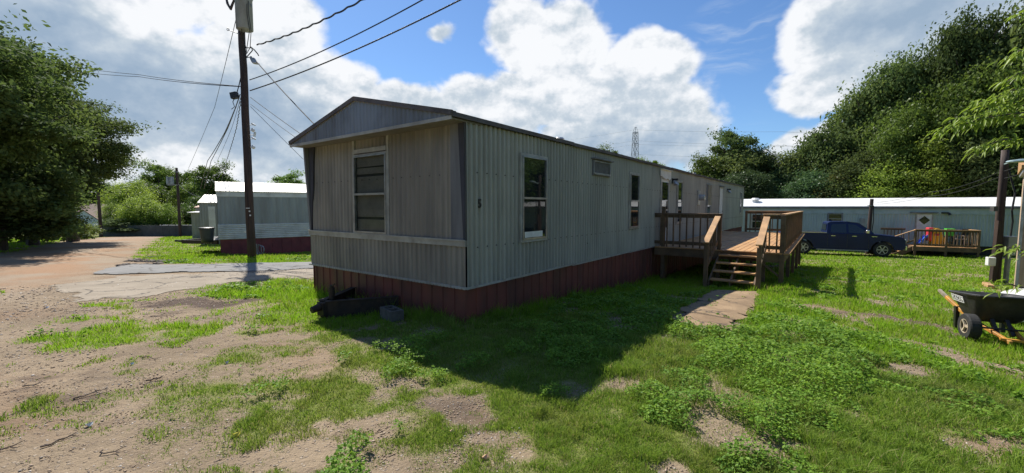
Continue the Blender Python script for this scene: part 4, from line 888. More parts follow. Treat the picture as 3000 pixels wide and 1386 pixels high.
def ringc(y, ins): return [(x, y, z) for x, z in [(1.12+ins*.2,1.29),(1.16+ins*.3,1.86-ins*.3),(1.30+ins*.5,1.93-ins*.2),(2.10,1.95-ins*.2),(2.55,1.88-ins*.3),(3.30-ins*.4,1.29)]]
b.loft([ringc(.05,.0),[(x,.20,z) for x, _, z in ringc(.2,.0)],[(x,W_-.20,z) for x, _, z in ringc(.2,.0)],ringc(W_-.05,.0)])
vs = b.v
b.v = [(x, (.05+(z-1.29)*.26) if i < 6 else ((W_-.05-(z-1.29)*.26) if i >= 18 else y), z+(.03 if 6 <= i < 18 and z > 1.8 else 0)) for i, (x, y, z) in enumerate(vs)]
cabin = b.build('cab', M_CAR, TK, bevel=.03, seg=2)
def cy(z, side): y = .05+(z-1.29)*.26; return (y-.008) if side == 0 else (W_-y+.008)
for side in (0, 1):
    for nm, P in (('rear_window', [(1.30,1.33),(1.33,1.76),(1.40,1.82),(2.02,1.84),(2.04,1.33)]), ('front_window', [(2.14,1.33),(2.12,1.84),(2.45,1.80),(2.98,1.40),(2.98,1.33)])):
        b = MB(); b.prism([(x, cy(z, side), z) for x, z in P], (0, .012 if side == 0 else -.012, 0)); b.build('side_window', M_GLASS, TK)
b = MB(); b.prism([(2.60,.32,1.90),(3.28,.14,1.33),(3.28,W_-.14,1.33),(2.60,W_-.32,1.90)], (.02,0,.02)); b.build('windscreen', M_GLASS, TK)
b = MB(); b.prism([(1.13,.35,1.45),(1.15,.38,1.80),(1.15,W_-.38,1.80),(1.13,W_-.35,1.45)], (-.03,0,0)); b.build('back_window', M_GLASS, TK)
b = MB(); b.bb(-1.05,1.08,.12,W_-.12,1.295,1.315); b.build('bed_cover', M_BLACK, TK)
b = MB(); b.bb(-1.12,1.12,.04,.12,1.30,1.325); b.build('bed_rail', M_CHROME, TK)
for x_, nm in ((1.17,0),(2.09,0),(3.06,0)):
    b = MB(); b.bb(x_-.006,x_+.006,.0245,.035,.45,1.28); b.build('door_seam', M_BLACK, TK)
for x_ in (1.32, 2.30):
    b = MB(); b.bb(x_,x_+.2,-.005,.03,1.13,1.165); b.build('door_handle', M_CHROME, TK)
b = MB(); b.bb(.65,3.05,-.06,.06,.30,.36); b.build('side_step', M_GALV, TK)
b = MB(); b.box((2.95,-.12,1.42), (.16,.2,.20)); b.build('mirror', M_CHROME, TK, bevel=.03)
b = MB(); b.bb(4.66,4.74,.08,W_-.08,.42,.68); b.build('bumper', M_CHROME, TK, bevel=.02)
b = MB(); b.bb(-1.26,-1.18,.08,W_-.08,.50,.68); b.build('bumper', M_CHROME, TK, bevel=.02)
b = MB(); b.bb(4.655,4.70,.45,W_-.45,.72,1.05); b.build('grille', M_CHROME, TK)
for y_ in (.12, W_-.42): b = MB(); b.bb(4.50,4.695,y_-.06,y_+.30,.80,1.04); b.build('headlight', pm('headlight_lens', (.45,.47,.42), (.35,.36,.33), 8, .12), TK, bevel=.03)
for y_ in (.06, W_-.2): b = MB(); b.bb(-1.20,-1.10,y_-.03,y_+.14,.85,1.2); b.build('tail_light', pm('tail_light_red', (.35,.02,.02), (.25,.015,.015), 8, .2), TK)
b = MB(); b.bb(3.18,3.42,.018,.035,1.13,1.16); b.build('fender_badge', M_CHROME, TK)
def wheel(T, x, y, r, w, parent_rot=None, rim=M_RIM, spokes=6, z=None, rimr=.62, side=-1):
    b = MB(); z = r if z is None else z; n = 28
    prof = [(-w/2,rimr*r),(-w/2,.93*r),(-w*.38,r),(w*.38,r),(w/2,.93*r),(w/2,rimr*r)]
    rings = [[V(x+rr*math.cos(a), y+yy, z+rr*math.sin(a)) for yy, rr in prof] for a in np.linspace(0, 2*math.pi, n+1)[:-1]]
    k = len(prof); vs = [p for rg_ in rings for p in rg_]; fs = []
    for i in range(n):
        for j in range(k): fs.append((i*k+j, i*k+(j+1) % k, ((i+1) % n)*k+(j+1) % k, ((i+1) % n)*k+j))
    b.add(vs, fs); ty = b.build('wheel', M_TYRE, T)
    b = MB(); rr = rimr*r; b.cyl((x,y-side*w*.05,z),(x,y+side*w*.12,z),rr*.98,rr*.98,20); b.build('rim_shadow_disc', M_BLACK, ty); b = MB()  # black disc puts a shadow tone behind the spokes
    b.cyl((x,y+side*w*.1,z),(x,y+side*w*.5,z),rr*.22,rr*.18,12)
    for q in range(spokes):
        a = 2*math.pi*q/spokes; b.bar((x,y+side*w*.38,z),(x+rr*math.cos(a),y+side*w*.42,z+rr*math.sin(a)), .03*r/.4*1.6, w*.16, (math.cos(a+1.57),0,math.sin(a+1.57)))
    nn = 24
    for q in range(nn):
        a, a2 = 2*math.pi*q/nn, 2*math.pi*(q+1)/nn; b.bar((x+rr*.96*math.cos(a),y+side*w*.44,z+rr*.96*math.sin(a)),(x+rr*.96*math.cos(a2),y+side*w*.44,z+rr*.96*math.sin(a2)), .05*r, w*.12, (0,1,0))
    b.build('rim', rim, ty)
M_RIMD = pm('rim_shadow', (.02,.02,.02), (.03,.03,.03), 5, .6)
for x_ in (0, 3.68):
    wheel(TK, x_, .17, .41, .27); wheel(TK, x_, W_-.17, .41, .27, side=1)

# ---------------------------------------------------------------- small deck on the right with the toys
s0_, _ = rl(2684); DLx = 4.55
def rw(s, y, z=0): return RC+tR*s+V(-tR.y,tR.x,0)*y+V(0,0,z)
sL = rl(2690)[0]-.65; depth = 1.9; base = rw(sL, -.05)
zf = -.70; D2 = thing('small_deck', 'small wooden deck with railing in front of the white door with a diamond pane', 'deck', base, rrot)
def g2(x, y): q = rw(sL+x, y-.05); return gz(q.x, q.y)
LD = 2.8
b = MB(); 
for k in range(13): b.bb(0,LD,-depth+k*.147,-depth+k*.147+.14,zf-.03,zf)
b.build('floor_boards', M_WOODF, D2)
b = MB(); b.bb(0,LD,-depth-.04,-depth,zf-.26,zf-.0); b.bb(-.04,0,-depth-.04,0,zf-.26,zf); b.bb(LD,LD+.04,-depth-.04,0,zf-.26,zf); b.build('joists', M_WOODD, D2)
for x_ in (.05, 1.4, LD-.05):
    for y_ in (-depth+.02, -.1): b = MB(); b.bb(x_-.05,x_+.05,y_-.05,y_+.05,g2(x_,y_)-.1,zf+.98 if y_ < -1 or x_ > 2 else zf); b.build('post', M_WOODD, D2)
def rail2(a, c, n):
    a = V(*a, zf); c = V(*c, zf); d = (c-a); L_ = d.length; d.normalize(); nr = V(-d.y,d.x,0)*.04
    m_ = MB(); m_.bar(a+V(0,0,1.0), c+V(0,0,1.0), .14, .035); m_.build('rail_cap', M_WOODT, D2)
    m_ = MB(); m_.bar(a+V(0,0,.93), c+V(0,0,.93), .04, .09); m_.build('rail', M_WOODD, D2)
    m_ = MB(); m_.bar(a+V(0,0,.12), c+V(0,0,.12), .04, .09); m_.build('rail', M_WOODD, D2)
    for k in range(n): p_ = a+d*L_*(k+1)/(n+1)-nr; m_ = MB(); m_.bar(p_+V(0,0,.04), p_+V(0,0,.95), .036, .036, d); m_.build('baluster', M_WOODD, D2)
rail2((0,-depth+.02), (LD,-depth+.02), 17); rail2((LD-.05,-depth), (LD-.05,-.05), 9); 
rail2((-1.2,-.35), (-.0,-.35), 6)
for k in range(3):
    b = MB(); b.bb(-.30-.28*k,-.02-.28*k,-1.75,-.45,zf-.18*(k+1)-.035,zf-.18*(k+1)); b.build('step', M_WOODF, D2)
for y_ in (-1.78, -.42):
    b = MB(); b.prism([(0,y_,zf),(0,y_,zf-.28),(-.85,y_,zf-.75),(-1.1,y_,zf-.75),(-1.1,y_,zf-.6)], (0,.04,0)); b.build('stringer', M_WOODD, D2)
b = MB(); b.bb(-1.15,-1.06,-1.84,-1.75,g2(-1.1,-1.8)-.1,zf+.38); b.build('post', M_WOODD, D2)
b = MB(); b.bar((-1.2,-1.8,zf+.40), (.05,-1.8,zf+.98), .13, .035); b.build('stair_rail', M_WOODT, D2)
b = MB(); b.bar((-1.15,-1.8,zf-.20), (.05,-1.8,zf+.36), .04, .09); b.build('stair_rail', M_WOODD, D2)
for k in range(4): x_ = -.95+.24*k; b = MB(); b.bar((x_,-1.8,zf-.12+.115*k),(x_,-1.8,zf+.46+.115*k),.036,.036,(1,0,0)); b.build('baluster', M_WOODD, D2)
# playset
M_YEL = pm('toy_yellow', (.80,.42,.03), (.70,.36,.02), 2, .4); M_RED = pm('toy_red', (.65,.05,.06), (.55,.04,.05), 2, .4); M_BLU = pm('toy_blue', (.06,.17,.75), (.05,.14,.65), 2, .35); M_GRN = pm('toy_green', (.10,.60,.06), (.08,.5,.05), 2, .4)
def w2p(x, y, z=0): q = rw(sL+x, y-.05); return V(q.x, q.y, zf+z)
PS = thing('toy_slide', 'plastic playset with blue slide, red back and yellow arch on the small deck', 'playset', w2p(1.2,-1.0), rrot); PS.scale = (.52, .8, 1)
b = MB(); ar = [(-.42,0),(-.42,.72)]+[(.42*math.cos(a),.78+.30*math.sin(a)) for a in np.linspace(math.pi,0,9)]+[(.42,.72),(.75,.42),(1.05,.12),(1.1,0),(.85,0),(.55,.3),(.42,.35),(.42,0)]
b.prism([(x,-.32,z) for x, z in ar], (0,.07,0)); b.build('arch_panel', M_YEL, PS, bevel=.02)
b = MB(); b.prism([(x,.28,z) for x, z in ar], (0,.07,0)); b.build('arch_panel', M_YEL, PS, bevel=.02)
b = MB(); b.bb(-.75,-.30,-.30,.30,.30,1.10); b.build('back_panel', M_RED, PS, bevel=.05)
b = MB(); b.bb(-.25,.2,-.335,-.325,.62,.75); b.build('sticker', M_RED, PS)
b = MB(); pth = [(-.35,.62),(-.6,.60),(-.9,.48),(-1.2,.22),(-1.4,.06),(-1.6,.03)]
for (x0,z0_),(x1,z1_) in zip(pth[:-1], pth[1:]): b.bar((x0,0,z0_),(x1,0,z1_),.46,.04); b.bar((x0,-.24,z0_+.06),(x1,-.24,z1_+.06),.05,.14); b.bar((x0,.24,z0_+.06),(x1,.24,z1_+.06),.05,.14)
b.build('slide_chute', M_BLU, PS)
GB = thing('storage_bin', 'bright green plastic bin on top of a dark stand on the small deck', 'bin', w2p(1.78,-1.1,.62), rrot); GB.scale = (.5, .8, 1)
b = MB(); b.prism([(-.30,-.2,0),(-.35,-.2,.42),(.35,-.2,.42),(.30,-.2,0)], (0,.4,0)); b.build('bin_body', M_GRN, GB, bevel=.02)
b = MB(); b.bb(-.38,.38,-.23,.23,.38,.44); b.build('rim', M_GRN, GB)
ST = thing('metal_stand', 'dark metal shelf stand holding the green bin on the small deck', 'stand', w2p(1.78,-1.1), rrot); ST.scale = (.5, .8, 1)
for x_ in (-.3,.3):
    for y_ in (-.18,.18): b = MB(); b.bb(x_-.02,x_+.02,y_-.02,y_+.02,0,.58); b.build('leg', M_BLACK, ST)
b = MB(); b.bb(-.36,.36,-.22,.22,.58,.615); b.build('shelf', M_BLACK, ST)
b = MB(); b.bb(-.33,.33,-.2,.2,.25,.28); b.build('shelf', M_BLACK, ST)
M_BEI = pm('beige_plastic', (.55,.44,.35), (.47,.37,.3), 3, .5)
def chair(x, y, rz, label, mt, g_):
    T = thing('patio_chair', label, 'chair', w2p(x,y), rz, g_)
    for i in (-.22,.22):
        for j in (-.2,.2): b = MB(); b.bar((i*1.1,j*1.1,0),(i,j,.43),.035,.035,(1,0,0)); b.build('leg', mt, T)
    b = MB(); b.bb(-.25,.25,-.24,.24,.42,.455); b.build('seat', mt, T, bevel=.01)
    b = MB(); b.prism([(-.24,.22,.455),(-.25,.36,1.0),(-.15,.38,1.06),(.15,.38,1.06),(.25,.36,1.0),(.24,.22,.455)], (0,.03,0)); b.build('backrest', mt, T)
    for i in (-.26,.26): b = MB(); b.tube([(i,-.2,.43),(i,-.2,.64),(i,.05,.66),(i,.28,.66)], .02, 6); b.build('armrest', mt, T)
chair(2.35,-.9,rrot+1.0,'beige plastic patio chair turned sideways on the small deck',M_BEI,'chairs on the small deck')
chair(2.45,-.42,rrot-2.2,'dark patio chair at the right end of the small deck',M_BLACK,'chairs on the small deck')

# ---------------------------------------------------------------- right foreground: pole, boxes, shed corner
PR = at_y(2915, 828, 12.0); PRg = gz(PR.x, PR.y)
UR = thing('utility_pole', 'short brown service pole with meter boxes beside the plywood shed', 'utility pole', (PR.x, PR.y, 0))
b = MB(); tz_ = at_y(2937, 440, 12).z; dx_ = at_y(2945,440,12).x-PR.x
b.tube([(dx_*t_+.008*math.sin(t_*9), 0, PRg-.3+(tz_-PRg+.3)*t_) for t_ in np.linspace(0,1,9)], [.105-.025*t_ for t_ in np.linspace(0,1,9)], 16); b.build('pole', M_POLE, UR, True)
b = MB(); b.bar((-.22,-.12,PRg-.1),(-.16,-.12,PRg+1.8),.09,.14,(1,0,0)); b.build('backing_board', M_POLE, UR)
q = at_y(2902, 766, 11.7)-V(PR.x,PR.y,0); b = MB(); b.box(q, (.16,.16,.24), (V(.9,-.42,0),V(.42,.9,0),Za)); b.build('junction_box', M_WHITE, UR, bevel=.012)
q = at_y(2958, 720, 11.9)-V(PR.x,PR.y,0); b = MB(); b.box(q, (.24,.16,.55)); b.build('meter_box', M_GALV, UR, bevel=.012)
b = MB(); b.cyl((q.x-.03,q.y,PRg-.05),(q.x-.02,q.y,q.z-.25),.06,.06,10); b.build('conduit', M_GALV, UR)
b = MB(); b.tube([(q.x,q.y,q.z+.25),(q.x+.03,q.y,q.z+.7),(q.x-.02,q.y,q.z+1.0),(q.x+.03,q.y,q.z+1.5),(.12+dx_*.7,0,tz_-.5)], .022, 6); b.build('riser_cable', M_CABLE, UR)
b = MB(); q = at_y(2912,612,11.9)-V(PR.x,PR.y,0); b.box(q,(.12,.1,.14)); b.build('small_box', M_CBLOCK, UR)
b = MB(); q = at_y(2958,474,11.6)-V(PR.x,PR.y,0); b.tube([(dx_,0,q.z-.03),(q.x,q.y,q.z-.02)], .02, 6); b.loft([[V(q.x+dx, q.y+r_*math.cos(a), q.z+.4*r_*math.sin(a)+dx*.1) for a in np.linspace(0,6.283,9)[:-1]] for dx, r_ in ((-.05,.03),(.0,.1),(.3,.12),(.55,.08))]); b.build('lamp_head', pm('lamp_glass_teal', (.35,.45,.45),(.3,.4,.4),3,.3), UR)
for k in range(2): cable([at_y(2930,505+k*20,12.1), at_y(3000,480+k*26,11.2), at_y(3250,420+k*30,9)], ('upper','lower')[k]+' black wire from the short service pole towards the shed', .01, .05, 10, group='wires from the short service pole')
q = px2g(2905, 840); BK = thing('timber_offcut', 'short pale timber block lying at the foot of the service pole', 'timber', (q.x-.1,q.y,gz(q.x,q.y)), .9)
b = MB(); b.bb(-.3,.3,-.06,.06,.0,.09); b.bb(.1,.2,-.07,.07,.09,.10); b.build('timber', M_WOODT, BK, bevel=.008)
SY = 9.0; q = at_y(2971, 860, SY); sg = gz(q.x, q.y)
M_PLY = pm('weathered_plywood', (.50,.36,.24), (.36,.25,.16), 1.5, .75, stretch=(6,6,.5), bump=.3, grime=((.16,.11,.08), .6, (5,5,.5)))
SH = thing('plywood_shed', 'weathered plywood shed with pale corner trim at the right edge', 'shed', (q.x, SY, 0), -.86)
zt_ = at_y(2985, 500, SY).z
b = MB(); b.bb(.04,3.0,.0,2.4,sg-.4,zt_); b.build('wall', M_PLY, SH)
b = MB(); b.bb(.0,.045,-.035,.04,sg-.3,zt_-.04); b.build('corner_trim', M_TRIM, SH)
b = MB(); b.bb(-.02,3.1,-.06,2.5,zt_-.03,zt_+.05); b.build('top_trim', M_GALV, SH)
b = MB(); b.prism([(-.05,-.1,zt_+.05),(-.05,-.1,zt_+.12),(-.05,2.6,zt_+.35),(-.05,2.6,zt_+.05)], (3.2,0,0)); b.build('roof', M_WOODF, SH)
b = MB(); b.bb(.02,3.0,-.04,-.0,sg-.3,sg+.02); b.bb(-.03,.03,-.06,.0,sg-.3,sg+.25); b.build('base_board', M_WOODD, SH)

# ---------------------------------------------------------------- wheelbarrow: two-wheeled poly yard cart
WQ = px2g(2838, 992); WB = thing('wheelbarrow', 'two wheeled black poly wheelbarrow with yellow handles parked on the grass', 'wheelbarrow', (WQ.x, WQ.y, gz(WQ.x, WQ.y)), 0)
M_POLY = pm('black_poly_tray', (.020,.021,.021), (.035,.035,.034), 5, .55, bump=.2, grime=((.11,.10,.09), .5, (4,4,4)))
M_HAND = pm('yellow_handle', (.62,.30,.04), (.50,.22,.03), 5, .6, bump=.2, grime=((.20,.13,.07), .6, (6,6,6)))
# tray: rings from rim to floor; x runs along the barrow (left = handle end), y away
def ring(x0, x1, y0, y1, z, r_, z2=None):
    z2 = z if z2 is None else z2; P = []
    for cx, cy_, a0 in ((x1-r_,y1-r_,0),(x0+r_,y1-r_,math.pi/2),(x0+r_,y0+r_,math.pi),(x1-r_,y0+r_,1.5*math.pi)):
        for a in np.linspace(a0, a0+math.pi/2, 4): 
            x = cx+r_*math.cos(a); P.append(V(x, cy_+r_*math.sin(a), z+(z2-z)*(x-x0)/(x1-x0)))
    return P
b = MB()
outer = [ring(-.76,.08,.02,.76,.60,.08,.68), ring(-.745,.065,.035,.745,.59,.08,.67), ring(-.71,.02,.06,.72,.50,.10,.56), ring(-.60,-.10,.12,.66,.30,.10,.32), ring(-.50,-.18,.16,.62,.235,.09,.245)]
inner = [ring(-.49,-.19,.17,.61,.25,.09,.26), ring(-.59,-.11,.13,.65,.31,.10,.33), ring(-.70,.01,.07,.71,.50,.10,.56), ring(-.735,.055,.045,.735,.60,.07,.68)]
b.loft(outer[::-1]+inner[::-1], cap=False)
n16 = 16; b.add(outer[-1], [tuple(range(n16))]); b.add(inner[0], [tuple(range(n16))]); b.build('tray', M_POLY, WB, True)
b = MB(); rr1 = outer[0]; b.tube([p+V(0,0,-.005) for p in rr1]+[rr1[0]+V(0,0,-.005)], .016, 6); b.build('tray_rim', M_POLY, WB)
# maker's label on the near face
Zl = V(0,-.27,1).normalized(); Xl = V(1,0,.09).normalized(); Xl = (Xl-Zl*Xl.dot(Zl)).normalized(); Nl = Xl.cross(Zl)
lc = V(-.47, .047, .535)
def lp(x, z, d=0): return lc+Xl*x+Zl*z+Nl*d
b = MB()
for (a, c) in (((-.155,-.045),(.155,-.045)),((-.155,.045),(.155,.045)),((-.155,-.048),(-.155,.048)),((.155,-.048),(.155,.048))): b.bar(lp(*a,.012), lp(*c,.012), .004, .012, Zl)
b.build('label_frame', M_WHITE, WB); text_mesh('label_text', 'VULCAN', .078, M_WHITE, WB, lp(0,0,.012), Xl, Zl, .002, .002)
for y_, yn in ((.10,.30), (.64,.46)):
    b = MB(); b.bar((-1.22,y_,.53),(-1.0,y_+.01,.455),.038,.045); b.build('handle_grip', pm('worn_grip', (.32,.27,.2), (.2,.17,.13), 6, .6), WB)
    b = MB(); b.bar((-1.0,y_+.01,.455),(-.45,y_+(yn-y_)*.38,.235),.042,.052); b.bar((-.45,y_+(yn-y_)*.38,.235),(.32,yn,.07),.042,.052); b.build('handle', M_HAND, WB, bevel=.005)
    b = MB(); b.bar((-.70,y_+.03,.36),(-.68,y_+.03,.0),.05,.06,(1,0,0)); b.build('leg', M_BLACK, WB)
    b = MB(); b.bar((-.12,yn-.02,.30),(.02,yn,.10),.045,.05,(1,0,0)); b.build('strut', M_BLACK, WB)
b = MB(); b.bar((.24,.22,.10),(.30,.56,.10),.05,.03); b.build('nose_guard', M_HAND, WB)
b = MB(); b.cyl((.0,-.02,.19),(.0,.78,.19),.014,.014,8); b.build('axle', M_BLACK, WB)
M_RIMC = pm('cream_rim', (.55,.48,.36), (.38,.30,.2), 6, .5, grime=((.25,.12,.06), .6, (9,9,9)))
WB.rotation_euler = (0, 0, R(-115))
for y_, sd in ((.0,-1),(.76,1)): wheel(WB, .0, y_, .19, .13, rim=M_RIMC, spokes=3, side=sd, rimr=.56)
# white moulded body with black wheel half out of frame
q = at_y(3000, 1000, 7.35); g = gz(q.x, q.y)
CT = thing('toy_car', 'white moulded plastic car body with black wheel behind the wheelbarrow', 'toy car', (q.x+.42, q.y+.1, g), -.1); CT.scale = (1, 1, .88)
b = MB(); P = [(-.46,.06),(-.44,.20),(-.36,.36),(-.20,.50),(.0,.60),(.20,.66),(.9,.68),(1.05,.5),(1.1,.06),(.30,.06)]+[(x,z) for x, z in arc(.0,.25,.14,9,-.2,math.pi+.2)]
b.prism([(x,0,z) for x, z in P], (0,.7,0)); b.build('body', pm('white_plastic_dirty', (.68,.66,.64), (.56,.54,.52), 3, .45, grime=((.35,.3,.25), .4, (4,4,4))), CT, bevel=.03, seg=2)
wheel(CT, .0, .04, .21, .16, rim=M_BLACK, z=.19)

# ---------------------------------------------------------------- foliage
def crown_mesh(seed, n_leaf, leaf, n_clump=70, flat=.62, droop=0., hollow=.35, spread=.34, base=-.75):
    "unit crown (radius 1) of leaf-sized quads gathered in clumps; returns verts, faces"
    g = np.random.default_rng(seed)
    d = g.normal(size=(n_clump, 3)); d /= np.linalg.norm(d, axis=1)[:, None]
    rad = hollow+(1-hollow)*g.random(n_clump)**.45
    c = d*rad[:, None]*.80; c = c[c[:, 2] > base]; k = len(c)
    lump = 1+.22*np.sin(c[:, 0]*5+seed)*np.cos(c[:, 1]*4+seed*2); c *= lump[:, None]
    cr = spread*(.55+.75*g.random(k))
    i = g.integers(0, k, n_leaf); e = g.normal(size=(n_leaf, 3)); e /= np.linalg.norm(e, axis=1)[:, None]
    rr = cr[i]*(.45+.65*g.random(n_leaf)**.6)
    sub = g.integers(0, 9, n_leaf); off = g.normal(size=(k, 9, 3))*.6; off = off[i, sub]
    p = c[i]+(e*.75+off*.75)*rr[:, None]*np.array([1, 1, flat]); p[:, 2] -= droop*g.random(n_leaf)*np.linalg.norm(p[:, :2], axis=1)
    nrm = e*.5+g.normal(size=(n_leaf, 3))*.55+np.array([0, 0, .55]); nrm /= np.linalg.norm(nrm, axis=1)[:, None]
    a = np.cross(nrm, g.normal(size=(n_leaf, 3))); a /= np.linalg.norm(a, axis=1)[:, None]; b_ = np.cross(nrm, a)
    s = leaf*(.6+.8*g.random(n_leaf))[:, None]
    v = np.stack([p-a*s, p-b_*s*.55+nrm*s*.12, p+a*s, p+b_*s*.55+nrm*s*.12], 1).reshape(-1, 3)
    return v, np.arange(n_leaf*4).reshape(-1, 4)
M_LD = leaf_mat('leaves_dark', (.075,.112,.038), (.135,.18,.058), .42, .8)  # dark green with some grey haze mixed into the leaf colour
M_LM = leaf_mat('leaves_mid', (.10,.17,.035), (.15,.23,.05), .48, .45)
M_LL = leaf_mat('leaves_light', (.16,.24,.035), (.23,.31,.06), .52, .5)
M_LO = leaf_mat('leaves_olive', (.09,.11,.03), (.14,.14,.05), .4, .5)
M_LB = leaf_mat('leaves_bluish', (.075,.13,.055), (.11,.18,.075), .4, .45)
M_BARK = pm('bark', (.10,.075,.055), (.05,.038,.03), 3, .85, stretch=(3,3,.6), bump=.6, bsc=12)
PROTO = {}
def proto(kind):
    if kind not in PROTO:
        par = {'a': (1, 26000, .034, 80), 'b': (2, 26000, .033, 60), 'c': (3, 24000, .036, 95), 'd': (4, 30000, .028, 110),
               'w': (5, 26000, .026, 60, .8, .45), 's': (6, 9000, .05, 40), 'n': (8, 60000, .021, 105, .42, .05, .3, .25), 'm': (9, 60000, .022, 100, .42, .05, .3, .24), 'o': (10, 22000, .036, 60, .6, 0, .3, .27, -.8)}[kind]
        v, f = crown_mesh(*par); PROTO[kind] = (v, f, {})
    return PROTO[kind]
def crown_obj(kind, mat, parent, name='crown'):
    v, f, cache = proto(kind)
    if mat.name in cache: o = bpy.data.objects.new(name, cache[mat.name]); COL.objects.link(o); o.parent = parent; return o
    o = np_mesh(name, v, f, mat, False, parent); cache[mat.name] = o.data; return o
tr_r = random.Random(21)
def tree(x, y, ztop, rx, zbot, kind, mat, label, group=None, name='tree', cat='tree', ry=None, trunk=True):
    g = gz(x, y); T = thing(name, label, cat, (x, y, g), tr_r.uniform(0, 6.28), group)
    cz = (ztop+zbot)/2-g; rz_ = (ztop-zbot)/2
    c = crown_obj(kind, mat, T); c.location = (0, 0, cz); c.scale = (rx, ry or rx, rz_)
    if trunk:
        b = MB(); r0 = max(.07, rx*.07); h = max(.6, cz)
        b.tube([(0,0,-.3),(r0*.3,0,h*.4),(0,r0*.3,h*.8),(0,0,h+rz_*.4)], [r0*1.25, r0, r0*.8, r0*.35], 8)
        for k in range(7):
            a = tr_r.uniform(0, 6.28); z0 = h*tr_r.uniform(.55, 1.1); ll = rx*tr_r.uniform(.5, .8)
            b.tube([(0,0,z0),(math.cos(a)*ll*.45,math.sin(a)*ll*.45,z0+rz_*.25),(math.cos(a)*ll,math.sin(a)*ll,z0+rz_*.5)], [r0*.5, r0*.35, r0*.12], 6)
        b.build('trunk', M_BARK, T)
    return T
def tpx(px, Y, pytop, rx, pybot, *a, **k):
    q = at_y(px, pytop, Y); return tree(q.x, Y, q.z, rx, at_y(px, pybot, Y).z, *a, **k)
# left: big dark trees beside the dirt road
gL = 'dark trees beside the dirt road'
tpx(-75, 19, 20, 4.3, 690, 'n', M_LD, 'tallest dark tree at the left edge of the photo, leaves cut off by the frame', gL)
tpx(45, 23, 90, 3.2, 700, 'm', M_LD, 'dark leafy tree just right of the left edge behind the tallest one', gL)
tpx(180, 27, 250, 3.7, 560, 'n', M_LD, 'dark spreading tree whose crown reaches furthest right over the dirt road', gL)
tpx(60, 25.5, 330, 3.2, 715, 'm', M_LD, 'dark low-branched tree under the spreading crown, foliage down to the ground', gL)
tpx(-300, 15, -60, 4.5, 560, 'm', M_LD, 'dark tree added outside the left edge for light and shadow', gL)  # added beyond the frame for its effect on light and shadow
for k, (px_, Y, pt, r_, pb, lab) in enumerate(((-20,19,500,2.6,715,'dark shrub at the left edge below the tallest tree'),(60,20,520,2.4,715,'second dark shrub from the left below the tall trees'),(50,22,520,2.2,712,'third dark shrub from the left below the tall trees'),(150,25,590,1.3,708,'rightmost dark shrub at the foot of the left trees'))):
    tpx(px_, Y, pt, r_, pb, 's', M_LD, lab, 'dark shrubs under the left trees', 'shrub', 'shrub', trunk=False)
tpx(245, 34, 658, 1.1, 700, 's', M_LL, 'bright green low bush at the road edge left of the street lamp', None, 'bush', 'bush', trunk=False)
tpx(225, 31, 655, .9, 705, 's', M_LL, 'small bright weedy bush at the foot of the dark left trees', None, 'bush', 'bush', trunk=False)
# far left background
gF = 'trees beyond the far fence'
tpx(235, 76, 505, 6.0, 620, 'c', M_LD, 'dark conifer-like tree behind the brown roofed house', gF)
tpx(120, 72, 480, 5, 640, 'c', M_LD, 'dark far tree seen through the gap behind the left trees', gF)
tpx(378, 58, 522, 3.6, 640, 'w', M_LL, 'light green far tree left of the round willow-like tree', gF)
tpx(350, 49, 592, 2.1, 672, 'w', M_LL, 'left lobe of pale green bushy growth behind the fence', gF, 'bushy_tree')
tpx(412, 48, 566, 2.7, 672, 'w', M_LL, 'middle and biggest round pale green bushy tree behind the fence', gF, 'bushy_tree')
tpx(470, 48, 592, 2.1, 676, 'w', M_LL, 'right small round pale green bushy tree left of the transformer pole', gF, 'bushy_tree')
tpx(400, 47, 640, 3.6, 682, 's', M_LD, 'dark low hedge behind the left half of the fence', gF, 'hedge', 'hedge', trunk=False)
tpx(415, 62, 525, 3.4, 640, 'b', M_LM, 'mid green far tree above the round bushy tree', gF)
tpx(462, 76, 468, 4.0, 620, 'o', M_LM, 'tall far tree left of the transformer pole against the sky', gF)
tpx(518, 74, 490, 3.2, 620, 'o', M_LM, 'tall far tree directly behind the transformer pole', gF)
tpx(560, 66, 528, 2.6, 640, 'b', M_LM, 'shorter far tree right of the transformer pole', gF)
tpx(630, 70, 468, 3.7, 620, 'o', M_LM, 'tall far tree rising behind the white roofed home and pole', gF)
tpx(545, 56, 590, 2.6, 680, 'a', M_LM, 'leafy far tree between transformer pole and small shed', gF)
tpx(495, 54, 600, 2.2, 680, 'a', M_LD, 'dark far tree at the foot of the transformer pole', gF)
tpx(590, 58, 570, 2.6, 680, 'a', M_LM, 'far tree right behind the small flat roofed shed', gF)
tpx(845, 72, 497, 3.4, 600, 'o', M_LM, 'far tree peeping over the white roof beside the gable', gF)
tpx(700, 90, 556, 5, 620, 'a', M_LM, 'low far tree behind the white roof', gF)
for k, px_ in enumerate((40, 120, 200, 285, 330, 520)): tpx(px_, 88, 545+k % 3*12, 7, 650, 'abc'[k % 3], M_LM, 'hazy distant tree on the horizon beyond the far fence', 'identical distant horizon trees')
# seen over the roof of the main home
tpx(1776, 62, 425, 2.6, 560, 'o', M_LM, 'tree top poking over the home roof left of the lattice tower', 'tree tops over the home roof')
tpx(1897, 60, 460, 2.2, 560, 'o', M_LL, 'small tree top poking over the home roof right of the lattice tower', 'tree tops over the home roof')
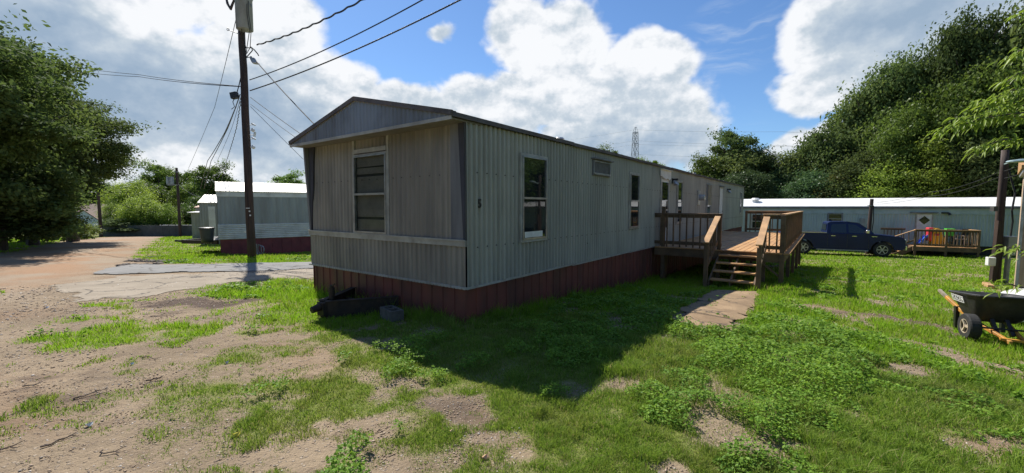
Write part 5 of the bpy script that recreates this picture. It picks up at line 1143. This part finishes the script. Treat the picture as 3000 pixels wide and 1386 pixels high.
# centre right
gM = 'trees behind the far end of the home'
tpx(2150, 46, 368, 3.3, 560, 'o', M_LD, 'tall dark tree with open top at the far end of the home', gM)
tpx(2155, 45, 420, 4.3, 620, 'a', M_LD, 'broad dark lower crown under the tall open topped tree', gM)
tpx(2070, 44, 455, 2.3, 620, 'c', M_LM, 'mid green tree just above the far end of the home roof', gM)
tpx(2235, 43, 425, 2.1, 620, 'b', M_LD, 'rounded dark tree right of the tall open topped tree', gM)
tpx(2175, 40, 500, 3.0, 640, 'd', M_LB, 'bluish green dense low tree over the left end of the white roof', gM)
tpx(2300, 41, 478, 1.9, 640, 'b', M_LB, 'bluish small tree in the notch before the treeline', gM)
# the tall treeline on the right
gR = 'trees of the tall treeline'
RT = [(2350,41,432,2.9,650,'a',M_LD,'lowest dark tree at the left end of the tall treeline'),
 (2445,40,340,3.3,640,'b',M_LD,'second dark tree from the left end of the tall treeline'),
 (2550,39,225,3.6,600,'a',M_LD,'third dark tree from the left end of the treeline, crown against cloud'),
 (2625,38,165,3.4,560,'d',M_LD,'fourth dark tree of the treeline, left of its shoulder'),
 (2715,37,140,3.4,560,'b',M_LD,'fifth dark tree of the treeline, forming its flat shoulder'),
 (2800,35,110,3.0,560,'a',M_LD,'sixth dark tree of the treeline, left of the highest crowns'),
 (2865,34,22,3.2,520,'d',M_LD,'high ragged dark crown near the right edge of the sky'),
 (2960,33,-5,3.6,520,'b',M_LD,'highest dark crown of the treeline at the right edge'),
 (3090,31,-30,4.2,560,'a',M_LD,'dark tree of the treeline beyond the right edge'),
 (2650,34,300,2.7,620,'d',M_LM,'yellowish mid green rounded tree in front of the dark treeline'),
 (2790,33,225,3.3,620,'d',M_LM,'mid green broad tree in front of the treeline shoulder'),
 (2920,31,180,3.2,640,'d',M_LM,'mid green tree behind the leafy branch at the right'),
 (2720,32,400,2.6,640,'a',M_LL,'light green tree low in the treeline above the toy deck'),
 (2600,33,470,2.5,650,'c',M_LL,'light green bushy tree above the blue truck in the treeline'),
 (2850,31,380,3.0,650,'b',M_LD,'dark lower tree behind the service pole'),
 (2980,30,360,3.0,650,'a',M_LD,'dark lower tree at the right edge behind the shed'),
 (2450,36,515,2.2,650,'s',M_LO,'olive low tree over the middle of the white roof'),
 (2380,37,500,2.3,650,'c',M_LB,'bluish low tree left of the olive one over the white roof'),
 (2530,35,440,2.7,650,'c',M_LD,'dark low tree between the olive and the light green ones')]
for a in RT: tpx(*a, group=gR) if len(a) == 8 else None
for k, (px_, Y) in enumerate(((2330,50),(2480,48),(2650,45),(2820,42),(3000,38),(3200,34))): tpx(px_, Y, 470-k*40, 5, 650, 'abc'[k % 3], M_LD, 'dark inner tree hidden behind the front row of the treeline', 'identical inner treeline trees')
# trees out of the frame that the windows reflect and that stand behind the viewer
for k, (x, y) in enumerate(((22,-12),(12,-20),(0,-24),(-14,-22),(34,2),(-26,-14),(27,8),(32,-5),(36,14),(-27,3),(-30,9),(-27,-5),(46,24),(52,18),(50,31),(44,31),(58,25))): tree(x, y, 9+k % 3, 5, .5, 'abc'[k % 3], M_LM, 'leafy tree standing outside the picture', 'trees outside the picture')

# ---------------------------------------------------------------- peach tree branches at the right edge
def lance_leaves(pts, dirs, L, seed):
    g = np.random.default_rng(seed); n = len(pts); p = np.array(pts); d = np.array(dirs); d /= np.linalg.norm(d, axis=1)[:, None]
    s = L*(.7+.5*g.random(n))[:, None]; upv = np.array([0,0,1.])+g.normal(size=(n,3))*.35
    side = np.cross(d, upv); side /= np.linalg.norm(side, axis=1)[:, None]; w = s*.12; dn = np.array([0,0,-1.])
    m1 = p+d*s*.35+dn*s*.03; m2 = p+d*s*.7+dn*s*.16; tp = p+d*s*.95+dn*s*.40
    fold = np.cross(side, d)*w*.35
    v = np.stack([p, m1-side*w+fold, m1-fold*.5, m1+side*w+fold, m2-side*w*.8+fold, m2-fold*.5, m2+side*w*.8+fold, tp], 1).reshape(-1, 3)
    o = np.arange(n)[:, None]*8
    f = [np.array(x)[None]+o for x in ((0,1,2),(0,2,3),(1,4,5),(1,5,2),(2,5,6),(2,6,3),(4,7,5),(5,7,6))]
    return v, np.concatenate(f)
PT = thing('peach_tree', 'young tree with long drooping bright green leaves reaching in from the right edge', 'tree', (7.35, 5.4, gz(7.35, 5.4)))
pg_ = gz(7.35, 5.4); TB = V(7.35, 5.4, pg_)
b = MB(); b.tube([(0,0,-.1),(.03,0,1.),(-.02,.02,2.),(.04,0,3.4)], [.06,.05,.04,.02], 8); b.build('trunk', M_BARK, PT)
BR = [((7.3,5.3,2.2),(3010,328),(2748,388),5.0,60),((7.3,5.4,2.35),(3010,345),(2800,352),5.1,46),((7.3,5.4,2.4),(3010,312),(2862,300),5.1,48),((7.3,5.4,2.0),(3010,408),(2858,436),5.0,34),((7.3,5.4,2.5),(3010,350),(2900,320),5.3,50),
      ((7.3,5.4,2.8),(3010,262),(2915,290),5.1,36),((7.3,5.4,3.0),(3010,150),(2960,172),5.1,20),((7.3,5.4,2.9),(3010,215),(2950,240),5.0,20),((7.3,5.4,1.1),(3012,738),(2912,732),5.0,14),((7.3,5.4,.9),(3012,846),(2892,842),5.0,10),
      ((7.3,5.4,2.6),(3100,100),(2990,40),5.2,20),((7.3,5.4,2.3),(3150,300),(3050,220),5.3,60),((7.3,5.4,2.3),(3200,420),(3100,400),5.4,60)]
AP = []; AD = []; gb = np.random.default_rng(77)
for k, (a, m_, e_, Y, n) in enumerate(BR):
    A_ = V(a)-TB; M_ = at_y(*m_, Y+.15)-TB; E_ = at_y(*e_, Y)-TB; mid = M_.lerp(E_, .5)+V(0,0,.05)
    b = MB(); b.tube([A_, M_, mid, E_], [.018,.010,.007,.003], 6); b.build('branch', M_BARK, PT)
    P3 = [M_, mid, E_]
    for q in range(n*2):
        t_ = gb.random()**.8; c = (M_.lerp(mid, t_*2) if t_ < .5 else mid.lerp(E_, t_*2-1)); ax = (E_-M_).normalized()
        s_ = 1 if q % 2 else -1; dr = ax*.75+V(0, 1, 0)*s_*gb.uniform(.2,.9)+V(0,0,gb.uniform(-.75,.15))
        c = c+V(gb.normal()*.03, gb.normal()*.05, gb.normal()*.03)
        AP.append(tuple(c)); AD.append(tuple(dr))
v, f = lance_leaves(AP, AD, .115, 5)
np_mesh('leaves', v, f, leaf_mat('peach_leaves', (.17,.27,.035), (.26,.37,.06), .5, .35, hue_obj=0), False, PT)

# ---------------------------------------------------------------- grass, weeds, gravel (uncountable)
GG = np.random.default_rng(5)
def blocked(xy):
    q = (xy-np.array([HA.x, HA.y])); s = q@np.array([HU.x, HU.y]); y = q@np.array([HN.x, HN.y])
    m = (s > .05) & (s < LEN) & (y > .06) & (y < WID-.06)
    q2 = xy-np.array([NC.x, NC.y]); s2 = q2@np.array([ndir.x, ndir.y]); y2 = q2@np.array([-ndir.y, ndir.x]); m |= (s2 > .1) & (s2 < L1) & (y2 > .1) & (y2 < W1)
    q3 = xy-np.array([RC.x, RC.y]); s3 = q3@np.array([tR.x, tR.y]); y3 = q3@np.array([-tR.y, tR.x]); m |= (s3 > 0) & (s3 < LR) & (y3 > .1) & (y3 < WR)
    return m
def polar(n, r0, r1, a=1.2):
    r = np.exp(GG.uniform(np.log(r0), np.log(r1), n)); th = GG.uniform(-a, a, n)
    return np.stack([r*np.sin(th), r*np.cos(th)], 1), r
M_GRASS = leaf_mat('grass_blades', (.20,.35,.018), (.31,.47,.04), .52, .55, dead=(.36,.29,.14), hue_obj=0, spec=.12, patch=((.30,.27,.07), .42))
M_NEAR = leaf_mat('foreground_grass_blades', (.15,.25,.03), (.29,.39,.065), .46, .55, dead=(.38,.31,.17), hue_obj=0, spec=.14, patch=((.27,.24,.09), .5))
M_WEED = leaf_mat('weed_leaves', (.12,.24,.03), (.28,.42,.055), .45, .5, hue_obj=0, spec=.12, patch=((.12,.22,.05), .5))
def blades(name, n, r0, r1, hmul, wmul, bent, mat, label, dens=1.0, hvar=1.):
    xy, r = polar(n, r0, r1); c = cover(xy); keep = (GG.random(n) < np.clip(c*dens, 0, 1)) & ~blocked(xy)
    xy, r, c = xy[keep], r[keep], c[keep]; m = len(xy); z = hts(xy)
    lush = fbm(xy, .55, 41); clump = fbm(xy, 5., 44)
    cl3 = fbm(xy, 9., 47, 3); h = (.026+.05*lush*c+.06*np.clip(clump-.55, 0, 1)*2)*(.45+1.15*np.clip(cl3*1.7-.3, 0, 1))*hmul*(.6+.8*GG.random(m)*hvar)
    h = h*(.55+.45*np.clip(c*1.3, 0, 1))*np.where((xy[:, 0]+.35*(xy[:, 1]-3) < 1.2) & (xy[:, 1] < 5.5), .62, 1.)
    # taller along the skirting of the home
    q = (xy-np.array([HA.x, HA.y])); s = q@np.array([HU.x, HU.y]); y = q@np.array([HN.x, HN.y]); nearw = ((s > -.25) & (s < 8) & (y < .05) & (y > -.25)) | ((s > -.3) & (s < .02) & (y > -.2) & (y < 4.2))
    h = np.where(nearw, h*(1.3+1.4*GG.random(m)), h)
    w = np.maximum(.0035, .0011*r)*wmul*(.7+.6*GG.random(m)); th = GG.uniform(0, 2*np.pi, m)
    sx = np.stack([np.cos(th), np.sin(th), np.zeros(m)], 1)*(w/2)[:, None]
    ph = GG.uniform(0, 2*np.pi, m); ln = (.15+.75*GG.random(m)**1.3)*h; L_ = np.stack([np.cos(ph)*ln, np.sin(ph)*ln, np.zeros(m)], 1)
    b = np.column_stack([xy, z-.004]); H_ = np.zeros((m, 3)); H_[:, 2] = h
    if bent:
        m1 = b+H_*.6+L_*.3; t_ = b+H_*.95+L_*1.25
        v = np.stack([b-sx, b+sx, m1+sx*.8, m1-sx*.8, t_], 1).reshape(-1, 3); o = np.arange(m)[:, None]*5
        f = np.concatenate([np.array(x)[None]+o for x in ((0,1,2),(0,2,3),(3,2,4))])
    else:
        v = np.stack([b-sx, b+sx, b+H_+L_], 1).reshape(-1, 3); f = np.arange(m*3).reshape(-1, 3)
    o = np_mesh(name, v, f, mat); tag(o, label, 'grass', kind='stuff'); return m
n1_ = blades('grass', 540000, 1.9, 6.5, 1., 1.1, True, M_NEAR, 'short patchy green grass in the foreground')
n2_ = blades('lawn_grass', 640000, 6.0, 60, 1.2, 1.5, False, M_GRASS, 'bright green lawn grass around the homes')
# broad-leaved weeds
def weeds(n, r0, r1):
    xy, r = polar(n, r0, r1); c = cover(xy); cl = fbm(xy, .8, 61, 3); cl2 = fbm(xy, 2.6, 67, 3)
    lushz = np.exp(-(((xy[:, 0]-2.8)/3.)**2+((xy[:, 1]-5.2)/2.6)**2))*.22
    lf = np.clip((1.2-xy[:, 0])*.09, 0, .09)*(xy[:, 1] < 6); k = (cl*.55+cl2*.45+lushz-lf > .60) & (c > .35) & ~blocked(xy); xy, r = xy[k], r[k]; amt = (cl*.55+cl2*.45+lushz)[k]-.60; m = len(xy)
    z = hts(xy)+(.03+.8*np.clip(amt, 0, .2))*(.3+.7*GG.random(m)); p = np.column_stack([xy, z])
    nrm = GG.normal(size=(m, 3))*.45+np.array([0, 0, 1.]); nrm /= np.linalg.norm(nrm, axis=1)[:, None]
    a = np.cross(nrm, GG.normal(size=(m, 3))); a /= np.linalg.norm(a, axis=1)[:, None]; b = np.cross(nrm, a); s = (np.maximum(.012, .0030*r)*(.6+.9*GG.random(m)))[:, None]
    v = np.stack([p-a*s, p-b*s*.6, p+a*s, p+b*s*.6], 1).reshape(-1, 3)
    o = np_mesh('weeds', v, np.arange(m*4).reshape(-1, 4), M_WEED); tag(o, 'broad leaved green weeds growing among the grass', 'weeds', kind='stuff'); return m
n3_ = weeds(480000, 1.9, 22)
# gravel on the bare soil
def stones(name, xy, size, mat, label, flat=.55):
    m = len(xy); z = hts(xy); g = GG
    base = np.array([(1,0,0),(0,1,0),(-1,0,0),(0,-1,0),(0,0,1),(0,0,-1),(.7,.7,.5),(-.7,.7,-.4)])[:6]
    v = base[None]*(1+g.uniform(-.35, .35, (m, 6, 1)))*size[:, None, None]; v = v*np.array([1, 1, flat])
    v[:, :, 0] *= (1+.6*g.random((m, 1))); a = g.uniform(0, 6.28, m); ca, sa_ = np.cos(a)[:, None], np.sin(a)[:, None]
    x, y = v[:, :, 0].copy(), v[:, :, 1].copy(); v[:, :, 0] = x*ca-y*sa_; v[:, :, 1] = x*sa_+y*ca; v[:, :, 2] += g.uniform(-.3, .3, (m, 1))*v[:, :, 0]
    v += np.column_stack([xy, z+size*flat*.35])[:, None]
    f = np.array([(0,1,4),(1,2,4),(2,3,4),(3,0,4),(1,0,5),(2,1,5),(3,2,5),(0,3,5)])
    F = (np.arange(m)[:, None, None]*6+f[None]).reshape(-1, 3)
    o = np_mesh(name, v.reshape(-1, 3), F, mat); return tag(o, label, 'gravel', kind='stuff')
mg, t, p = mat_base('gravel_stone'); gi = t.n.new('ShaderNodeNewGeometry').outputs['Random Per Island']
crn = t.n.new('ShaderNodeValToRGB'); t.l.new(gi, crn.inputs[0]); ce = crn.color_ramp.elements; ce[0].color = (.22,.15,.10,1); ce[1].color = (.72,.66,.58,1)
for p_, c_ in ((.3,(.40,.29,.19,1)),(.55,(.30,.22,.16,1)),(.8,(.50,.40,.29,1)),(.9,(.28,.25,.23,1))): q = ce.new(p_); q.color = c_
t.l.new(crn.outputs[0], p.inputs['Base Color']); p.inputs['Roughness'].default_value = .85
xy, r = polar(190000, 1.9, 14); c = cover(xy); den = fbm(xy, .9, 71); k = (GG.random(len(xy)) < np.clip(1.1-c*1.3, .02, 1)*np.clip(den*2.6-.55, .1, 1)) & ~blocked(xy)
xy, r = xy[k], r[k]; stones('gravel', xy, np.maximum(.0042, .0009*r)*(.5+1.7*GG.random(len(xy))**3), mg, 'loose tan and grey gravel scattered on the bare soil')
# broken asphalt rubble at the drive's edge
q = dpoly([(290,668),(330,655),(400,645),(430,652),(400,664),(330,672)]); lo, hi = q.min(0), q.max(0)
xy = GG.uniform(lo, hi, (1500, 2)); xy = xy[(sdist(xy, q) > -.1) & (fbm(xy, 1.5, 12) > .48)][:500]
mr = pm('asphalt_chunk', (.12,.095,.08), (.07,.06,.055), 4, .9)
tag(stones('rubble', xy, .03+.09*GG.random(len(xy))**2, mr, 'broken dark asphalt chunks at the drive edge', .4), cat='rubble')
# sticks, flat stones and litter
M_STICK = pm('dead_stick', (.09,.06,.045), (.05,.035,.03), 6, .85)
rs_ = random.Random(31)
for (x0, y0, x1, y1, r_, lab) in ((115,1125,190,1094,.007,'dark forked stick lying on gravel at the lower left'),(-5,1136,45,1128,.006,'short dark stick at the lower left edge'),(178,1006,262,985,.006,'thin dark twig lying left of centre on the bare soil'),(372,960,410,952,.008,'small curved brown stick on the gravel'),(255,1140,300,1146,.005,'thin twig at the bottom left'),(365,900,400,908,.005,'pale splinter lying among grass tufts'),(60,975,95,972,.006,'dark stick on the dirt near the left edge')):
    a, c = px2g(x0*DF, y0*DF), px2g(x1*DF, y1*DF); T = MB(); pts = [a.lerp(c, t_)+V(rs_.uniform(-.02,.02), rs_.uniform(-.02,.02), .008+rs_.uniform(0,.012)) for t_ in np.linspace(0,1,6)]
    T.tube(pts, [r_*(1-.5*t_) for t_ in np.linspace(0,1,6)], 6)
    T.tube([pts[3], pts[3]+(c-a)*.12+V(.01,.05,.01)], [r_*.6, r_*.3], 5); tag(T.build('stick', M_STICK), lab, 'stick')
for (x, y, s, col_, lab) in ((595,1097,.03,(.75,.60,.06),'small yellow wrapper lying in the patchy grass'),(332,918,.02,(.8,.8,.78),'small white scrap on the gravel at left'),(118,775,.03,(.8,.8,.78),'tiny white scrap near the old concrete drive'),(570,915,.02,(.75,.7,.62),'pale chip on the soil below the tow hitch'),(1218,1155,.03,(.42,.25,.14),'curled brown dead leaf in the grass at bottom centre'),(1135,1090,.025,(.60,.40,.28),'curled tan dead leaf on the bare patch'),(225,1072,.03,(.7,.68,.62),'broken pale concrete fragment at lower left')):
    q = px2g(x*DF, y*DF); T = MB(); g0 = q.z+.012; n = 7
    s *= .62; P = [V(q.x+s*(1+.3*rs_.random())*math.cos(a)*1.4, q.y+s*math.sin(a), g0+.012*math.sin(a*2)) for a in np.linspace(0, 6.283, n+1)[:-1]]
    T.add(P+[p_+V(0,0,.006) for p_ in P], [tuple(range(n)), tuple(range(n, 2*n))]+[(i,(i+1) % n,(i+1) % n+n,i+n) for i in range(n)])
    tag(T.build('litter', pm('litter_'+str(x), col_, tuple(c*.8 for c in col_), 30, .6)), lab, 'litter')
print('counts', n1_, n2_, n3_)
